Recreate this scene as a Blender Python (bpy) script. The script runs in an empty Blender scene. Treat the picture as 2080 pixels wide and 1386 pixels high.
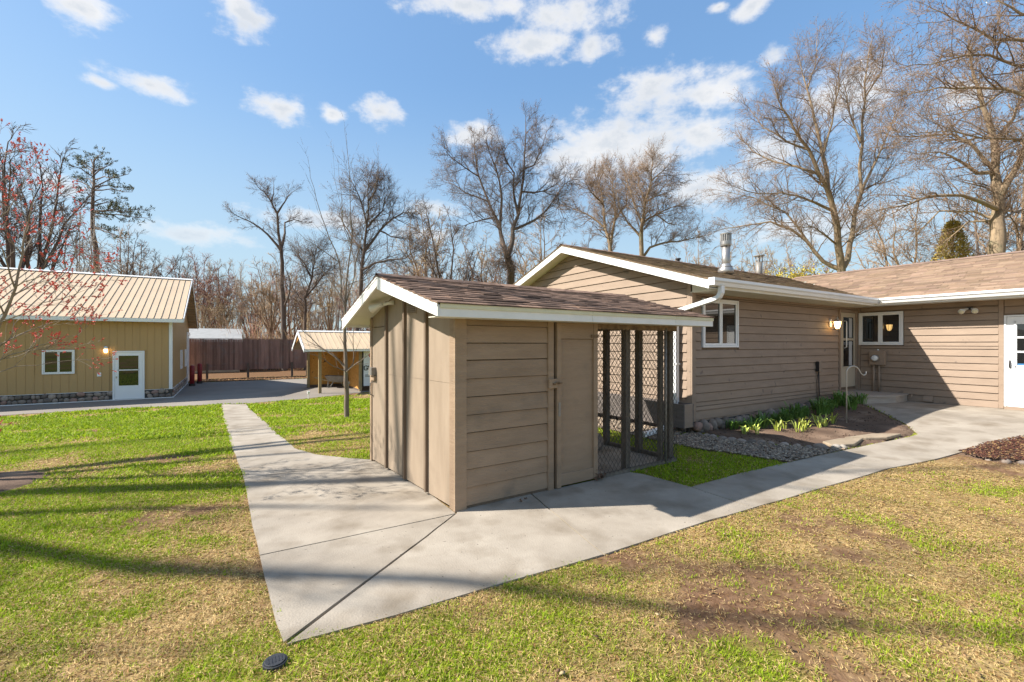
import bpy, bmesh, math, random
import numpy as np
from mathutils import Vector, Matrix

# ------------------------------------------------------------------ camera, sky, sun, exposure
sc = bpy.context.scene
COL = sc.collection
FOC, CX, HY, CAMH = 920.0, 1040.0, 699.5, 1.7            # focal length and horizon in photograph pixels, eye height in metres
YAW = math.atan2(2503 - CX, FOC)
FW = (math.cos(YAW), math.sin(YAW)); RT = (math.sin(YAW), -math.cos(YAW))
cd = bpy.data.cameras.new('camera'); cam = bpy.data.objects.new('camera', cd); COL.objects.link(cam)
cam.location = (0, 0, CAMH)
cam.rotation_euler = (math.pi / 2, 0, math.atan2(FW[1], FW[0]) - math.pi / 2)
cd.sensor_width = 36.0; cd.lens = 36.0 * FOC / 2080.0
cd.shift_y = (HY - 693.0) / 2080.0
cd.clip_start = 0.05; cd.clip_end = 3000
sc.camera = cam

SUN_EL = math.radians(40.5)
SUN_TRAVEL = math.radians(-26.3)                          # heading of the light over the ground
sv = Vector((math.cos(SUN_EL) * math.cos(SUN_TRAVEL), math.cos(SUN_EL) * math.sin(SUN_TRAVEL), -math.sin(SUN_EL)))
sd = bpy.data.lights.new('sun', 'SUN'); sd.energy = 5.0; sd.angle = math.radians(0.55); sd.color = (1.0, 0.95, 0.875)
so = bpy.data.objects.new('sun', sd); COL.objects.link(so); so.rotation_euler = sv.to_track_quat('-Z', 'Y').to_euler()
so.location = (-20, 12, 25)

sc.view_settings.view_transform = 'Standard'; sc.view_settings.look = 'None'
sc.view_settings.gamma = 1.0; sc.view_settings.use_curve_mapping = False
sc.view_settings.exposure = 1.03

world = bpy.data.worlds.new('World'); sc.world = world; world.use_nodes = True
wn, wl = world.node_tree.nodes, world.node_tree.links
wn.clear()
def W(t, **k):
    n = wn.new(t)
    for a, b in k.items(): setattr(n, a, b)
    return n
def wm(op, a, b=None, c=None, clamp=False):
    n = W('ShaderNodeMath', operation=op); n.use_clamp = clamp
    for i, v in enumerate((a, b, c)):
        if v is None: continue
        if isinstance(v, (int, float)): n.inputs[i].default_value = v
        else: wl.new(v, n.inputs[i])
    return n.outputs[0]
sky = W('ShaderNodeTexSky', sky_type='NISHITA'); sky.sun_disc = False
sky.sun_elevation = SUN_EL; sky.sun_rotation = math.atan2(-sv.x, -sv.y)
sky.altitude = 250; sky.air_density = 1.0; sky.dust_density = 1.0; sky.ozone_density = 2.2
tc = W('ShaderNodeTexCoord')
sep = W('ShaderNodeSeparateXYZ'); wl.new(tc.outputs['Generated'], sep.inputs[0])
az = wm('MULTIPLY', wm('ARCTAN2', sep.outputs[0], sep.outputs[1]), 57.2958)
el = wm('MULTIPLY', wm('ARCSINE', sep.outputs[2]), 57.2958)
comb = W('ShaderNodeCombineXYZ'); wl.new(az, comb.inputs[0]); wl.new(el, comb.inputs[1])
# clouds over the whole sky: heading, height above the horizon and half sizes in degrees
CLOUDS = [(-11.4, 28.3, 2.6, 1.5), (1.6, 32.1, 2.8, 1.8), (-10.2, 23.2, 1.5, .5), (-6.6, 24.1, 3.4, .9), (4.9, 24.8, 2.9, 1.4), (15.8, 26.2, 2.6, 1.4),
          (10.4, 25.4, 1.5, .8), (35.3, 33.6, 5.9, 1.6), (42, 32.9, 3, 1.2), (26.6, 36.7, 8.6, 1.2), (39, 35.6, 6.7, 1.6), (49.7, 33, 1.5, .8),
          (60.2, 33.3, 2, 1), (56.7, 34.1, 1, .4), (49.7, 27.8, 5.7, 2.3), (56.2, 27.1, 4.2, 2), (44.0, 23.2, 7.5, 3.4), (50.0, 23.0, 6.5, 3.0), (40.5, 22.4, 5.5, 2.8), (47.0, 22.2, 7.5, 2.8), (54.6, 23.1, 4.3, 1.6),
          (62.1, 29, 1.4, .9), (-2.7, 11.2, 4.6, 1.1), (-12.8, 14, 1.9, 1), (22.3, 16.4, 3.6, .9), (55.1, 17.7, 4.7, 2), (27.2, 24.7, 3.1, 1.4),
          (68.6, 24, 3.6, 2.9), (66.1, 12.2, 8.6, 1.5), (8.7, 14.2, 6.3, 1), (21.7, 13.5, 3.6, .8), (77.2, 21.4, 1.9, 1.5), (61.6, 20.2, 2.8, 1.9)]
n1 = W('ShaderNodeTexNoise'); n1.inputs['Scale'].default_value = 0.42; n1.inputs['Detail'].default_value = 9; n1.inputs['Roughness'].default_value = 0.62
cm = W('ShaderNodeVectorMath', operation='MULTIPLY'); wl.new(comb.outputs[0], cm.inputs[0]); cm.inputs[1].default_value = (0.75, 1.25, 1)
wl.new(cm.outputs[0], n1.inputs['Vector'])
n2 = W('ShaderNodeTexNoise'); n2.inputs['Scale'].default_value = 0.2; n2.inputs['Detail'].default_value = 4
wl.new(cm.outputs[0], n2.inputs['Vector'])
q = None; tall = None
for (a, e, ra, re) in CLOUDS:
    s1 = W('ShaderNodeVectorMath', operation='SUBTRACT'); wl.new(comb.outputs[0], s1.inputs[0]); s1.inputs[1].default_value = (a, e, 0)
    s2 = W('ShaderNodeVectorMath', operation='MULTIPLY'); wl.new(s1.outputs[0], s2.inputs[0]); s2.inputs[1].default_value = (1 / ra, 1 / re, 0)
    ln = W('ShaderNodeVectorMath', operation='LENGTH'); wl.new(s2.outputs[0], ln.inputs[0])
    q = ln.outputs[1] if q is None else wm('SMOOTH_MIN', q, ln.outputs[1], 0.25)
shape = wm('ADD', wm('SUBTRACT', 0.92, q), wm('MULTIPLY', wm('SUBTRACT', n1.outputs[0], 0.5), 2.5))
dens = W('ShaderNodeMapRange', interpolation_type='SMOOTHSTEP'); wl.new(shape, dens.inputs[0])
dens.inputs[1].default_value = -0.38; dens.inputs[2].default_value = 0.72
# the same kind of scattered clouds on round the rest of the sky
n3 = W('ShaderNodeTexNoise'); n3.inputs['Scale'].default_value = 0.11; n3.inputs['Detail'].default_value = 7; wl.new(cm.outputs[0], n3.inputs['Vector'])
far_ = W('ShaderNodeMapRange', interpolation_type='SMOOTHSTEP'); wl.new(wm('ABSOLUTE', wm('SUBTRACT', az, 32.0)), far_.inputs[0]); far_.inputs[1].default_value = 50; far_.inputs[2].default_value = 62
rest = W('ShaderNodeMapRange', interpolation_type='SMOOTHSTEP'); wl.new(n3.outputs[0], rest.inputs[0]); rest.inputs[1].default_value = .54; rest.inputs[2].default_value = .66
alld = wm('MAXIMUM', dens.outputs[0], wm('MULTIPLY', rest.outputs[0], far_.outputs[0]))
low = W('ShaderNodeMapRange', interpolation_type='SMOOTHSTEP'); wl.new(el, low.inputs[0]); low.inputs[1].default_value = 6; low.inputs[2].default_value = 20
low.inputs[3].default_value = 0.55; low.inputs[4].default_value = 0.95
mask = wm('MULTIPLY', alld, low.outputs[0])
ccol = W('ShaderNodeMix', data_type='RGBA'); ccol.inputs[6].default_value = (4.5, 4.75, 5.1, 1); ccol.inputs[7].default_value = (6.4, 6.3, 6.2, 1)
cb = W('ShaderNodeMapRange'); wl.new(wm('ADD', shape, wm('MULTIPLY', n2.outputs[0], 1.2)), cb.inputs[0])
cb.inputs[1].default_value = 1.55; cb.inputs[2].default_value = 0.7
wl.new(cb.outputs[0], ccol.inputs[0])
bw = W('ShaderNodeRGBToBW'); wl.new(sky.outputs[0], bw.inputs[0])
lift = wm('MULTIPLY', wm('POWER', bw.outputs[0], -0.5), 1.88)          # evens the whole sky out, as the hazy spring day does
tint = W('ShaderNodeVectorMath', operation='MULTIPLY'); wl.new(sky.outputs[0], tint.inputs[0]); tint.inputs[1].default_value = (0.92, 1.06, 1.06)
hs = W('ShaderNodeVectorMath', operation='SCALE'); wl.new(tint.outputs[0], hs.inputs[0]); wl.new(lift, hs.inputs['Scale'])
pale = W('ShaderNodeMapRange', interpolation_type='SMOOTHSTEP'); wl.new(el, pale.inputs[0]); pale.inputs[1].default_value = 31; pale.inputs[2].default_value = 2; pale.inputs[4].default_value = 0.68
pmix = W('ShaderNodeMix', data_type='RGBA'); wl.new(pale.outputs[0], pmix.inputs[0]); wl.new(hs.outputs[0], pmix.inputs[6]); pmix.inputs[7].default_value = (3.9, 4.9, 5.5, 1)
cmix = W('ShaderNodeMix', data_type='RGBA'); wl.new(mask, cmix.inputs[0]); wl.new(pmix.outputs[2], cmix.inputs[6]); wl.new(ccol.outputs[2], cmix.inputs[7])
bg = W('ShaderNodeBackground'); bg.inputs[1].default_value = 0.080; wl.new(cmix.outputs[2], bg.inputs[0])
wo = W('ShaderNodeOutputWorld'); wl.new(bg.outputs[0], wo.inputs[0])

# ------------------------------------------------------------------ helpers
rnd = random.Random(11)
npr = np.random.default_rng(7)
def ray(px, py):
    r = (px - CX) / FOC
    return (r * RT[0] + FW[0], r * RT[1] + FW[1], (HY - py) / FOC)
def at(px, py, dep):
    v = ray(px, py); return Vector((dep * v[0], dep * v[1], CAMH + dep * v[2]))
def sst(t):
    t = np.clip(t, 0, 1); return t * t * (3 - 2 * t)
def ter(x, y):
    """height of the ground"""
    x = np.asarray(x, float); y = np.asarray(y, float)
    return -0.64 * sst((y - 6) / 15) + 0.24 * sst((x - 8.5) / 5) * (1 - sst((y - 6) / 5))
def tz(x, y): return float(ter(x, y))

def rootsum(o):
    v = Vector((0, 0, 0))
    while o is not None:
        v += o.location; o = o.parent
    return v
def tag(o, label=None, cat=None, group=None, kind=None):
    if label: o['label'] = label
    if cat: o['category'] = cat
    if group: o['group'] = group
    if kind: o['kind'] = kind
    return o
def thing(name, loc, label, cat, group=None):
    o = bpy.data.objects.new(name, None); COL.objects.link(o); o.location = loc; o.empty_display_size = 0.2
    return tag(o, label, cat, group)

class Fr:
    """a wall's own axes: u along the wall, n outward, z up"""
    def __init__(s, O, U, N):
        s.O = Vector(O); s.U = Vector(U); s.N = Vector(N)
    def __call__(s, u, n, z): return s.O + s.U * u + s.N * n + Vector((0, 0, z))

class MB:
    def __init__(s): s.v = []; s.f = []; s.m = []
    def add(s, vs, fs):
        b = len(s.v); s.v += [tuple(p) for p in vs]; s.f += [tuple(i + b for i in f) for f in fs]
        return s
    def hexa(s, p):            # eight corners: bottom four, top four
        return s.add(p, [(3, 2, 1, 0), (4, 5, 6, 7), (0, 1, 5, 4), (1, 2, 6, 5), (2, 3, 7, 6), (3, 0, 4, 7)])
    def box(s, x0, x1, y0, y1, z0, z1):
        return s.hexa([(x0, y0, z0), (x1, y0, z0), (x1, y1, z0), (x0, y1, z0), (x0, y0, z1), (x1, y0, z1), (x1, y1, z1), (x0, y1, z1)])
    def fb(s, fr, u0, u1, n0, n1, z0, z1):
        return s.hexa([fr(u0, n1, z0), fr(u1, n1, z0), fr(u1, n0, z0), fr(u0, n0, z0), fr(u0, n1, z1), fr(u1, n1, z1), fr(u1, n0, z1), fr(u0, n0, z1)])
    def prism(s, pts, h):      # polygon points extruded by vector h
        n = len(pts); h = Vector(h)
        a = [Vector(p) for p in pts]; b = [p + h for p in a]
        return s.add(a + b, [tuple(range(n - 1, -1, -1)), tuple(range(n, 2 * n))] + [(i, (i + 1) % n, n + (i + 1) % n, n + i) for i in range(n)])
    def tube(s, pts, rad, n=8, caps=True):
        pts = [Vector(p) for p in pts]
        if not hasattr(rad, '__len__'): rad = [rad] * len(pts)
        rings = []; up = None
        for i, p in enumerate(pts):
            t = (pts[min(i + 1, len(pts) - 1)] - pts[max(i - 1, 0)]).normalized()
            if up is None:
                up = Vector((0, 0, 1)) if abs(t.z) < 0.9 else Vector((1, 0, 0))
            a = t.cross(up)
            if a.length < 1e-5: a = t.cross(Vector((0.3, 1, 0.2)))
            a.normalize(); b = a.cross(t).normalized(); up = b
            rings.append([p + (a * math.cos(2 * math.pi * k / n) + b * math.sin(2 * math.pi * k / n)) * rad[i] for k in range(n)])
        vs = [q for r in rings for q in r]; fs = []
        for i in range(len(pts) - 1):
            for k in range(n):
                k2 = (k + 1) % n; fs.append((i * n + k, i * n + k2, i * n + n + k2, i * n + n + k))
        if caps: fs += [tuple(range(n - 1, -1, -1)), tuple(range((len(pts) - 1) * n, len(pts) * n))]
        return s.add(vs, fs)
    def blob(s, c, r, seed=0, sub=2, amp=0.12):
        bm = bmesh.new(); bmesh.ops.create_icosphere(bm, subdivisions=sub, radius=1)
        g = random.Random(seed); d = [Vector((g.uniform(-1, 1), g.uniform(-1, 1), g.uniform(-1, 1))).normalized() for _ in range(7)]
        w = [g.uniform(-amp, amp) for _ in d]
        vs = []
        for v in bm.verts:
            p = v.co.normalized(); k = 1 + sum(wi * max(0, p.dot(di)) ** 2 for wi, di in zip(w, d)) * 2
            vs.append((c[0] + p.x * r[0] * k, c[1] + p.y * r[1] * k, c[2] + p.z * r[2] * k))
        fs = [tuple(v.index for v in f.verts) for f in bm.faces]; bm.free()
        return s.add(vs, fs)
    def build(s, name, mat, parent=None, smooth=False, bevel=0):
        o0 = rootsum(parent)
        me = bpy.data.meshes.new(name)
        me.from_pydata([(x - o0.x, y - o0.y, z - o0.z) for x, y, z in s.v], [], s.f)
        me.materials.append(mat)
        if smooth: me.polygons.foreach_set('use_smooth', [True] * len(me.polygons))
        o = bpy.data.objects.new(name, me); COL.objects.link(o); o.parent = parent
        if bevel:
            b = o.modifiers.new('bevel', 'BEVEL'); b.width = bevel; b.segments = 2; b.limit_method = 'ANGLE'
        me.update()
        return o

def np_mesh(name, verts, tris, mat, parent=None, col=None, smooth=False, off=None):
    """verts (n,3), tris (m,3 or 4) as arrays -> one object"""
    me = bpy.data.meshes.new(name); verts = np.asarray(verts, np.float32); tris = np.asarray(tris, np.int32)
    if off is not None: verts = verts - np.asarray(off, np.float32)
    k = tris.shape[1]
    me.vertices.add(len(verts)); me.vertices.foreach_set('co', verts.ravel())
    me.loops.add(tris.size); me.loops.foreach_set('vertex_index', tris.ravel())
    me.polygons.add(len(tris)); me.polygons.foreach_set('loop_start', np.arange(0, tris.size, k, dtype=np.int32))
    if smooth: me.polygons.foreach_set('use_smooth', np.ones(len(tris), bool))
    me.update(calc_edges=True); me.validate()
    if col is not None:
        at_ = me.color_attributes.new('Col', 'FLOAT_COLOR', 'POINT')
        c = np.ones((len(verts), 4), np.float32); c[:, :3] = col; at_.data.foreach_set('color', c.ravel())
    me.materials.append(mat)
    o = bpy.data.objects.new(name, me); COL.objects.link(o); o.parent = parent
    return o

# value noise on the plane
_lat = npr.random((256, 256))
def vn(x, y):
    x = np.asarray(x, float); y = np.asarray(y, float)
    xi = np.floor(x).astype(int); yi = np.floor(y).astype(int); fx = x - xi; fy = y - yi
    fx = fx * fx * (3 - 2 * fx); fy = fy * fy * (3 - 2 * fy)
    g = lambda a, b: _lat[a & 255, b & 255]
    return (g(xi, yi) * (1 - fx) + g(xi + 1, yi) * fx) * (1 - fy) + (g(xi, yi + 1) * (1 - fx) + g(xi + 1, yi + 1) * fx) * fy
def fbm(x, y, s, o=4, r=0.55):
    t = 0; a = 1; n = 0
    for k in range(o):
        t = t + a * vn(x * s * 2 ** k + 17.3 * k, y * s * 2 ** k - 9.1 * k); n += a; a *= r
    return t / n
def inside(x, y, poly):
    x = np.asarray(x, float); y = np.asarray(y, float); r = np.zeros(x.shape, bool)
    n = len(poly)
    for i in range(n):
        x0, y0 = poly[i][:2]; x1, y1 = poly[(i + 1) % n][:2]
        c = ((y0 > y) != (y1 > y)) & (x < (x1 - x0) * (y - y0) / ((y1 - y0) if y1 != y0 else 1e-9) + x0)
        r ^= c
    return r
def clip(poly, a, b, c):       # keep a*x+b*y <= c
    out = []
    for i in range(len(poly)):
        p, q_ = poly[i], poly[(i + 1) % len(poly)]
        dp = a * p[0] + b * p[1] - c; dq = a * q_[0] + b * q_[1] - c
        if dp <= 0: out.append(p)
        if (dp < 0 < dq) or (dq < 0 < dp):
            t = dp / (dp - dq); out.append((p[0] + (q_[0] - p[0]) * t, p[1] + (q_[1] - p[1]) * t))
    return out

# ------------------------------------------------------------------ materials
MATS = {}
def mat(name, c1, c2=None, rough=0.75, scale=(6, 6, 6), amount=1.0, bump=0.0, bscale=None, rand=0.0, metal=0.0, spec=0.4,
        speck=None, attr=False, coords='Object', detail=6, dirt=None, emit=None):
    m = bpy.data.materials.new(name); m.use_nodes = True; MATS[name] = m
    nt = m.node_tree; N, L = nt.nodes, nt.links; b = N['Principled BSDF']
    b.inputs['Roughness'].default_value = rough; b.inputs['Metallic'].default_value = metal; b.inputs['Specular IOR Level'].default_value = spec
    t = N.new('ShaderNodeTexCoord'); mp = N.new('ShaderNodeMapping'); L.new(t.outputs[coords], mp.inputs[0]); mp.inputs['Scale'].default_value = scale
    nz = N.new('ShaderNodeTexNoise'); nz.inputs['Scale'].default_value = 1; nz.inputs['Detail'].default_value = detail; nz.inputs['Roughness'].default_value = 0.6
    L.new(mp.outputs[0], nz.inputs['Vector'])
    c2 = c2 or tuple(x * 0.8 for x in c1)
    mr = N.new('ShaderNodeMapRange'); L.new(nz.outputs[0], mr.inputs[0]); mr.inputs[1].default_value = 0.32; mr.inputs[2].default_value = 0.68
    mr.inputs[4].default_value = amount
    mx = N.new('ShaderNodeMix'); mx.data_type = 'RGBA'; L.new(mr.outputs[0], mx.inputs[0])
    mx.inputs[6].default_value = (*c1, 1); mx.inputs[7].default_value = (*c2, 1)
    colr = mx.outputs[2]
    if attr:
        a = N.new('ShaderNodeAttribute'); a.attribute_name = 'Col'
        mu = N.new('ShaderNodeMix'); mu.data_type = 'RGBA'; mu.blend_type = 'MULTIPLY'; mu.inputs[0].default_value = 1
        L.new(colr, mu.inputs[6]); L.new(a.outputs[0], mu.inputs[7]); colr = mu.outputs[2]
    if dirt:                   # (colour, scale, low, high): blotches of wear with a shape of their own
        dn = N.new('ShaderNodeTexNoise'); dn.inputs['Detail'].default_value = 5; dn.inputs['Scale'].default_value = dirt[1]; L.new(t.outputs[coords], dn.inputs['Vector'])
        dr = N.new('ShaderNodeMapRange'); L.new(dn.outputs[0], dr.inputs[0]); dr.inputs[1].default_value = dirt[2]; dr.inputs[2].default_value = dirt[3]
        dm = N.new('ShaderNodeMix'); dm.data_type = 'RGBA'; L.new(dr.outputs[0], dm.inputs[0]); L.new(colr, dm.inputs[6]); dm.inputs[7].default_value = (*dirt[0], 1); colr = dm.outputs[2]
    if speck:                  # (colour, scale, threshold): small dark or light specks
        sn = N.new('ShaderNodeTexNoise'); sn.inputs['Scale'].default_value = speck[1]; sn.inputs['Detail'].default_value = 2; L.new(t.outputs[coords], sn.inputs['Vector'])
        sr = N.new('ShaderNodeMapRange'); L.new(sn.outputs[0], sr.inputs[0]); sr.inputs[1].default_value = speck[2]; sr.inputs[2].default_value = speck[2] + 0.05
        sm = N.new('ShaderNodeMix'); sm.data_type = 'RGBA'; L.new(sr.outputs[0], sm.inputs[0]); L.new(colr, sm.inputs[6]); sm.inputs[7].default_value = (*speck[0], 1); colr = sm.outputs[2]
    if rand:
        oi = N.new('ShaderNodeObjectInfo'); rr = N.new('ShaderNodeMapRange'); L.new(oi.outputs['Random'], rr.inputs[0])
        rr.inputs[3].default_value = 1 - rand; rr.inputs[4].default_value = 1 + rand
        hv = N.new('ShaderNodeHueSaturation'); L.new(rr.outputs[0], hv.inputs['Value']); L.new(colr, hv.inputs['Color']); colr = hv.outputs[0]
    L.new(colr, b.inputs['Base Color'])
    if bump:
        bn = N.new('ShaderNodeTexNoise'); bn.inputs['Detail'].default_value = 5; bn.inputs['Scale'].default_value = 1
        m2 = N.new('ShaderNodeMapping'); L.new(t.outputs[coords], m2.inputs[0]); m2.inputs['Scale'].default_value = bscale or tuple(s_ * 4 for s_ in scale)
        L.new(m2.outputs[0], bn.inputs['Vector'])
        bp = N.new('ShaderNodeBump'); bp.inputs['Strength'].default_value = bump; bp.inputs['Distance'].default_value = 0.01
        L.new(bn.outputs[0], bp.inputs['Height']); L.new(bp.outputs[0], b.inputs['Normal'])
    if emit:
        b.inputs['Emission Color'].default_value = (*emit[0], 1); b.inputs['Emission Strength'].default_value = emit[1]
    return m
TAUPE, TAUPE2 = (0.325, 0.229, 0.15), (0.262, 0.182, 0.118)
m_shed = mat('shed_paint', TAUPE, TAUPE2, 0.62, (2, 2, 9), bump=0.5, bscale=(9, 9, 110), rand=0.07, dirt=((0.20, 0.15, 0.105), 2.6, 0.57, 0.8), speck=((0.10, 0.07, 0.05), 17, 0.76), spec=0.3)
m_panel = mat('shed_panel_paint', (0.32, 0.247, 0.178), (0.26, 0.197, 0.139), 0.6, (5, 5, 1.2), bump=0.2, bscale=(70, 70, 5), rand=0.04, dirt=((0.24, 0.18, 0.13), 2.2, 0.6, 0.8), spec=0.3)
m_batten = mat('batten_shade_paint', (0.20, 0.145, 0.10), (0.15, 0.105, 0.07), 0.7, (20, 20, 4), bump=0.3, spec=0.25)  # darker taupe, the shade of the batten faces painted in
m_house = mat('house_siding_paint', (0.322, 0.238, 0.174), (0.27, 0.197, 0.143), 0.65, (2.2, 2.2, 9), bump=0.3, bscale=(14, 14, 90), rand=0.045, speck=((0.20, 0.15, 0.115), 5.0, 0.69), spec=0.3)
m_white = mat('white_paint', (0.80, 0.79, 0.76), (0.72, 0.71, 0.67), 0.5, (3, 3, 3), bump=0.08, dirt=((0.55, 0.52, 0.45), 2.5, 0.66, 0.9))
m_cream = mat('cream_drip_edge', (0.70, 0.66, 0.46), (0.6, 0.56, 0.38), 0.55, (4, 4, 4))
m_soffit = mat('soffit_paint', (0.66, 0.63, 0.54), (0.58, 0.55, 0.45), 0.6, (2, 2, 2), dirt=((0.48, 0.44, 0.34), 3, 0.6, 0.8))
m_vinyl = mat('white_vinyl', (0.82, 0.82, 0.81), (0.77, 0.77, 0.76), 0.35, (2, 2, 2), spec=0.5)
m_door = mat('white_door_paint', (0.83, 0.83, 0.82), (0.80, 0.80, 0.79), 0.4, (2, 2, 2))
m_conc = mat('concrete', (0.375, 0.325, 0.262), (0.252, 0.213, 0.167), 0.85, (1.5, 1.5, 1.5), bump=0.35, bscale=(70, 70, 70), rand=0.05, speck=((0.12, 0.10, 0.08), 30, 0.715),
             dirt=((0.185, 0.148, 0.105), 2.3, 0.50, 0.78), spec=0.25, detail=10)
m_conc2 = mat('drive_concrete', (0.25, 0.218, 0.184), (0.18, 0.155, 0.13), 0.85, (0.5, 0.5, 0.5), bump=0.2, bscale=(50, 50, 50), dirt=((0.20, 0.17, 0.14), 0.25, 0.5, 0.75), detail=9)
m_glass = mat('window_glass', (0.012, 0.013, 0.014), (0.016, 0.016, 0.015), 0.02, (1, 1, 1), spec=0.9)
m_shing = mat('shed_shingle', (0.215, 0.138, 0.097), (0.10, 0.062, 0.045), 0.9, (9, 9, 9), bump=0.6, bscale=(180, 180, 180), rand=0.55, spec=0.2)
m_roofA = mat('house_shingles_mossy', (0.46, 0.295, 0.17), (0.27, 0.17, 0.085), 0.92, (2.6, 2.6, 2.6), bump=0.6, bscale=(120, 120, 120), attr=True, dirt=((0.31, 0.205, 0.075), 3.5, 0.52, 0.7), spec=0.2)
m_roofB = mat('house_shingles_tan', (0.235, 0.163, 0.116), (0.185, 0.127, 0.09), 0.9, (.8, .8, .8), bump=0.5, bscale=(120, 120, 120), attr=True, spec=0.2)
m_rust = mat('rusty_wood', (0.25, 0.17, 0.10), (0.11, 0.07, 0.04), 0.85, (14, 14, 14), bump=0.4)
m_post = mat('weathered_post', (0.20, 0.165, 0.125), (0.10, 0.082, 0.062), 0.88, (18, 18, 3), bump=0.5, bscale=(60, 60, 6), rand=0.15)
m_wire = mat('galvanised_wire', (0.12, 0.105, 0.09), (0.075, 0.055, 0.04), 0.6, (30, 30, 30), metal=0.3)
m_steel = mat('galvanised_steel', (0.42, 0.40, 0.37), (0.32, 0.30, 0.28), 0.38, (6, 6, 6), metal=0.75)
m_steel2 = mat('grey_steel', (0.27, 0.25, 0.22), (0.2, 0.18, 0.16), 0.5, (12, 12, 12), metal=0.3)
m_darkm = mat('dark_metal', (0.05, 0.045, 0.04), (0.035, 0.03, 0.03), 0.5, (8, 8, 8), metal=0.3)
m_plank = mat('planter_wood_shaded', (0.145, 0.12, 0.105), (0.10, 0.085, 0.075), 0.8, (3, 3, 20), bump=0.3)  # dark tone paints the shed's shadow onto the trough
m_stone = mat('field_stone', (0.31, 0.25, 0.20), (0.19, 0.152, 0.125), 0.85, (7, 7, 7), bump=0.5, bscale=(40, 40, 40), rand=0.45, spec=0.3)
m_stone_red = mat('field_stone_reddish', (0.34, 0.21, 0.16), (0.25, 0.16, 0.125), 0.85, (7, 7, 7), bump=0.5, bscale=(40, 40, 40), rand=0.3)
m_mortar = mat('mortar', (0.10, 0.088, 0.075), (0.065, 0.057, 0.05), 0.95, (12, 12, 12), bump=0.5)
m_pebble = mat('pebbles', (0.86, 0.76, 0.63), (0.62, 0.54, 0.45), 0.75, (20, 20, 20), attr=True, bump=0.2)
m_soil = mat('bed_soil', (0.175, 0.115, 0.08), (0.095, 0.062, 0.043), 0.97, (2.5, 2.5, 2.5), bump=0.9, bscale=(45, 45, 45), dirt=((0.27, 0.19, 0.13), 1.5, 0.55, 0.75), spec=0.15)
m_mulch = mat('mulch', (0.8, 0.8, 0.8), (0.55, 0.55, 0.55), 0.95, (30, 30, 30), attr=True, spec=0.15)
m_ground = mat('lawn_soil', (1, 1, 1), (0.5, 0.44, 0.38), 0.97, (16, 16, 16), attr=True, bump=0.9, bscale=(55, 55, 55), spec=0.1, detail=9)
m_grass = mat('grass_blades', (1, 1, 1), (0.85, 0.85, 0.8), 0.7, (3, 3, 3), attr=True, spec=0.25)
m_tan = mat('tan_steel_siding', (0.46, 0.293, 0.128), (0.435, 0.276, 0.12), 0.5, (0.6, 0.6, 0.6), rand=0.025, spec=0.35)
m_tanroof = mat('tan_metal_roof', (0.60, 0.455, 0.295), (0.55, 0.41, 0.26), 0.42, (0.8, 0.8, 0.8), rand=0.03, spec=0.4)
m_ridge = mat('ridge_metal', (0.78, 0.76, 0.72), (0.7, 0.68, 0.64), 0.4, (1, 1, 1))
m_brownsof = mat('brown_soffit', (0.46, 0.34, 0.22), (0.38, 0.28, 0.18), 0.7, (3, 3, 3))
m_fence = mat('weathered_cedar', (0.27, 0.155, 0.12), (0.17, 0.10, 0.08), 0.9, (6, 6, 0.8), bump=0.4, bscale=(50, 50, 4), rand=0.33, dirt=((0.20, 0.155, 0.14), 2, 0.55, 0.75))
m_ply = mat('osb_board', (0.60, 0.30, 0.07), (0.46, 0.21, 0.045), 0.8, (9, 9, 9), bump=0.2, rand=0.08, speck=((0.10, 0.05, 0.02), 7, 0.67))
m_pine = mat('treated_post', (0.34, 0.255, 0.13), (0.26, 0.19, 0.10), 0.8, (12, 12, 2), bump=0.2)
m_tarp = mat('white_wrap', (0.74, 0.75, 0.76), (0.65, 0.66, 0.68), 0.5, (2, 2, 2), bump=0.2)
m_ink = mat('black_ink', (0.02, 0.02, 0.02), None, 0.6)
m_redink = mat('red_ink', (0.5, 0.03, 0.03), None, 0.6)
m_red = mat('red_bollard_paint', (0.30, 0.025, 0.03), (0.2, 0.02, 0.022), 0.5, (6, 6, 6))
m_black = mat('black_plastic', (0.022, 0.024, 0.028), (0.035, 0.036, 0.04), 0.5, (20, 20, 20), bump=0.3)
m_wood = mat('grey_deck_wood', (0.42, 0.36, 0.30), (0.32, 0.27, 0.225), 0.85, (3, 3, 16), bump=0.3, rand=0.08)
m_slate = mat('grey_roof', (0.34, 0.34, 0.335), (0.27, 0.27, 0.265), 0.9, (3, 3, 3), bump=0.3)
m_leafd = mat('lily_leaf', (0.075, 0.16, 0.025), (0.13, 0.22, 0.035), 0.5, (9, 9, 9), rand=0.25)
m_leafy = mat('sprout_leaf', (0.33, 0.42, 0.07), (0.45, 0.45, 0.09), 0.55, (9, 9, 9), rand=0.2)
m_bark = mat('oak_bark', (0.34, 0.245, 0.15), (0.19, 0.14, 0.09), 0.92, (7, 7, 2.2), bump=0.7, bscale=(22, 22, 5), dirt=((0.235, 0.215, 0.13), 1.4, 0.56, 0.74))
m_barkd = mat('dark_bark', (0.15, 0.112, 0.085), (0.085, 0.063, 0.05), 0.92, (7, 7, 2.2), bump=0.6)
m_barkm = mat('maple_bark', (0.34, 0.27, 0.20), (0.22, 0.175, 0.13), 0.85, (16, 16, 5), bump=0.3)
m_barks = mat('sapling_bark', (0.225, 0.17, 0.125), (0.145, 0.11, 0.08), 0.85, (18, 18, 5), bump=0.3, dirt=((0.14, 0.14, 0.075), 3, 0.55, 0.75))
m_barkp = mat('pine_bark', (0.17, 0.115, 0.08), (0.10, 0.07, 0.05), 0.92, (6, 6, 2), bump=0.5)
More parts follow.
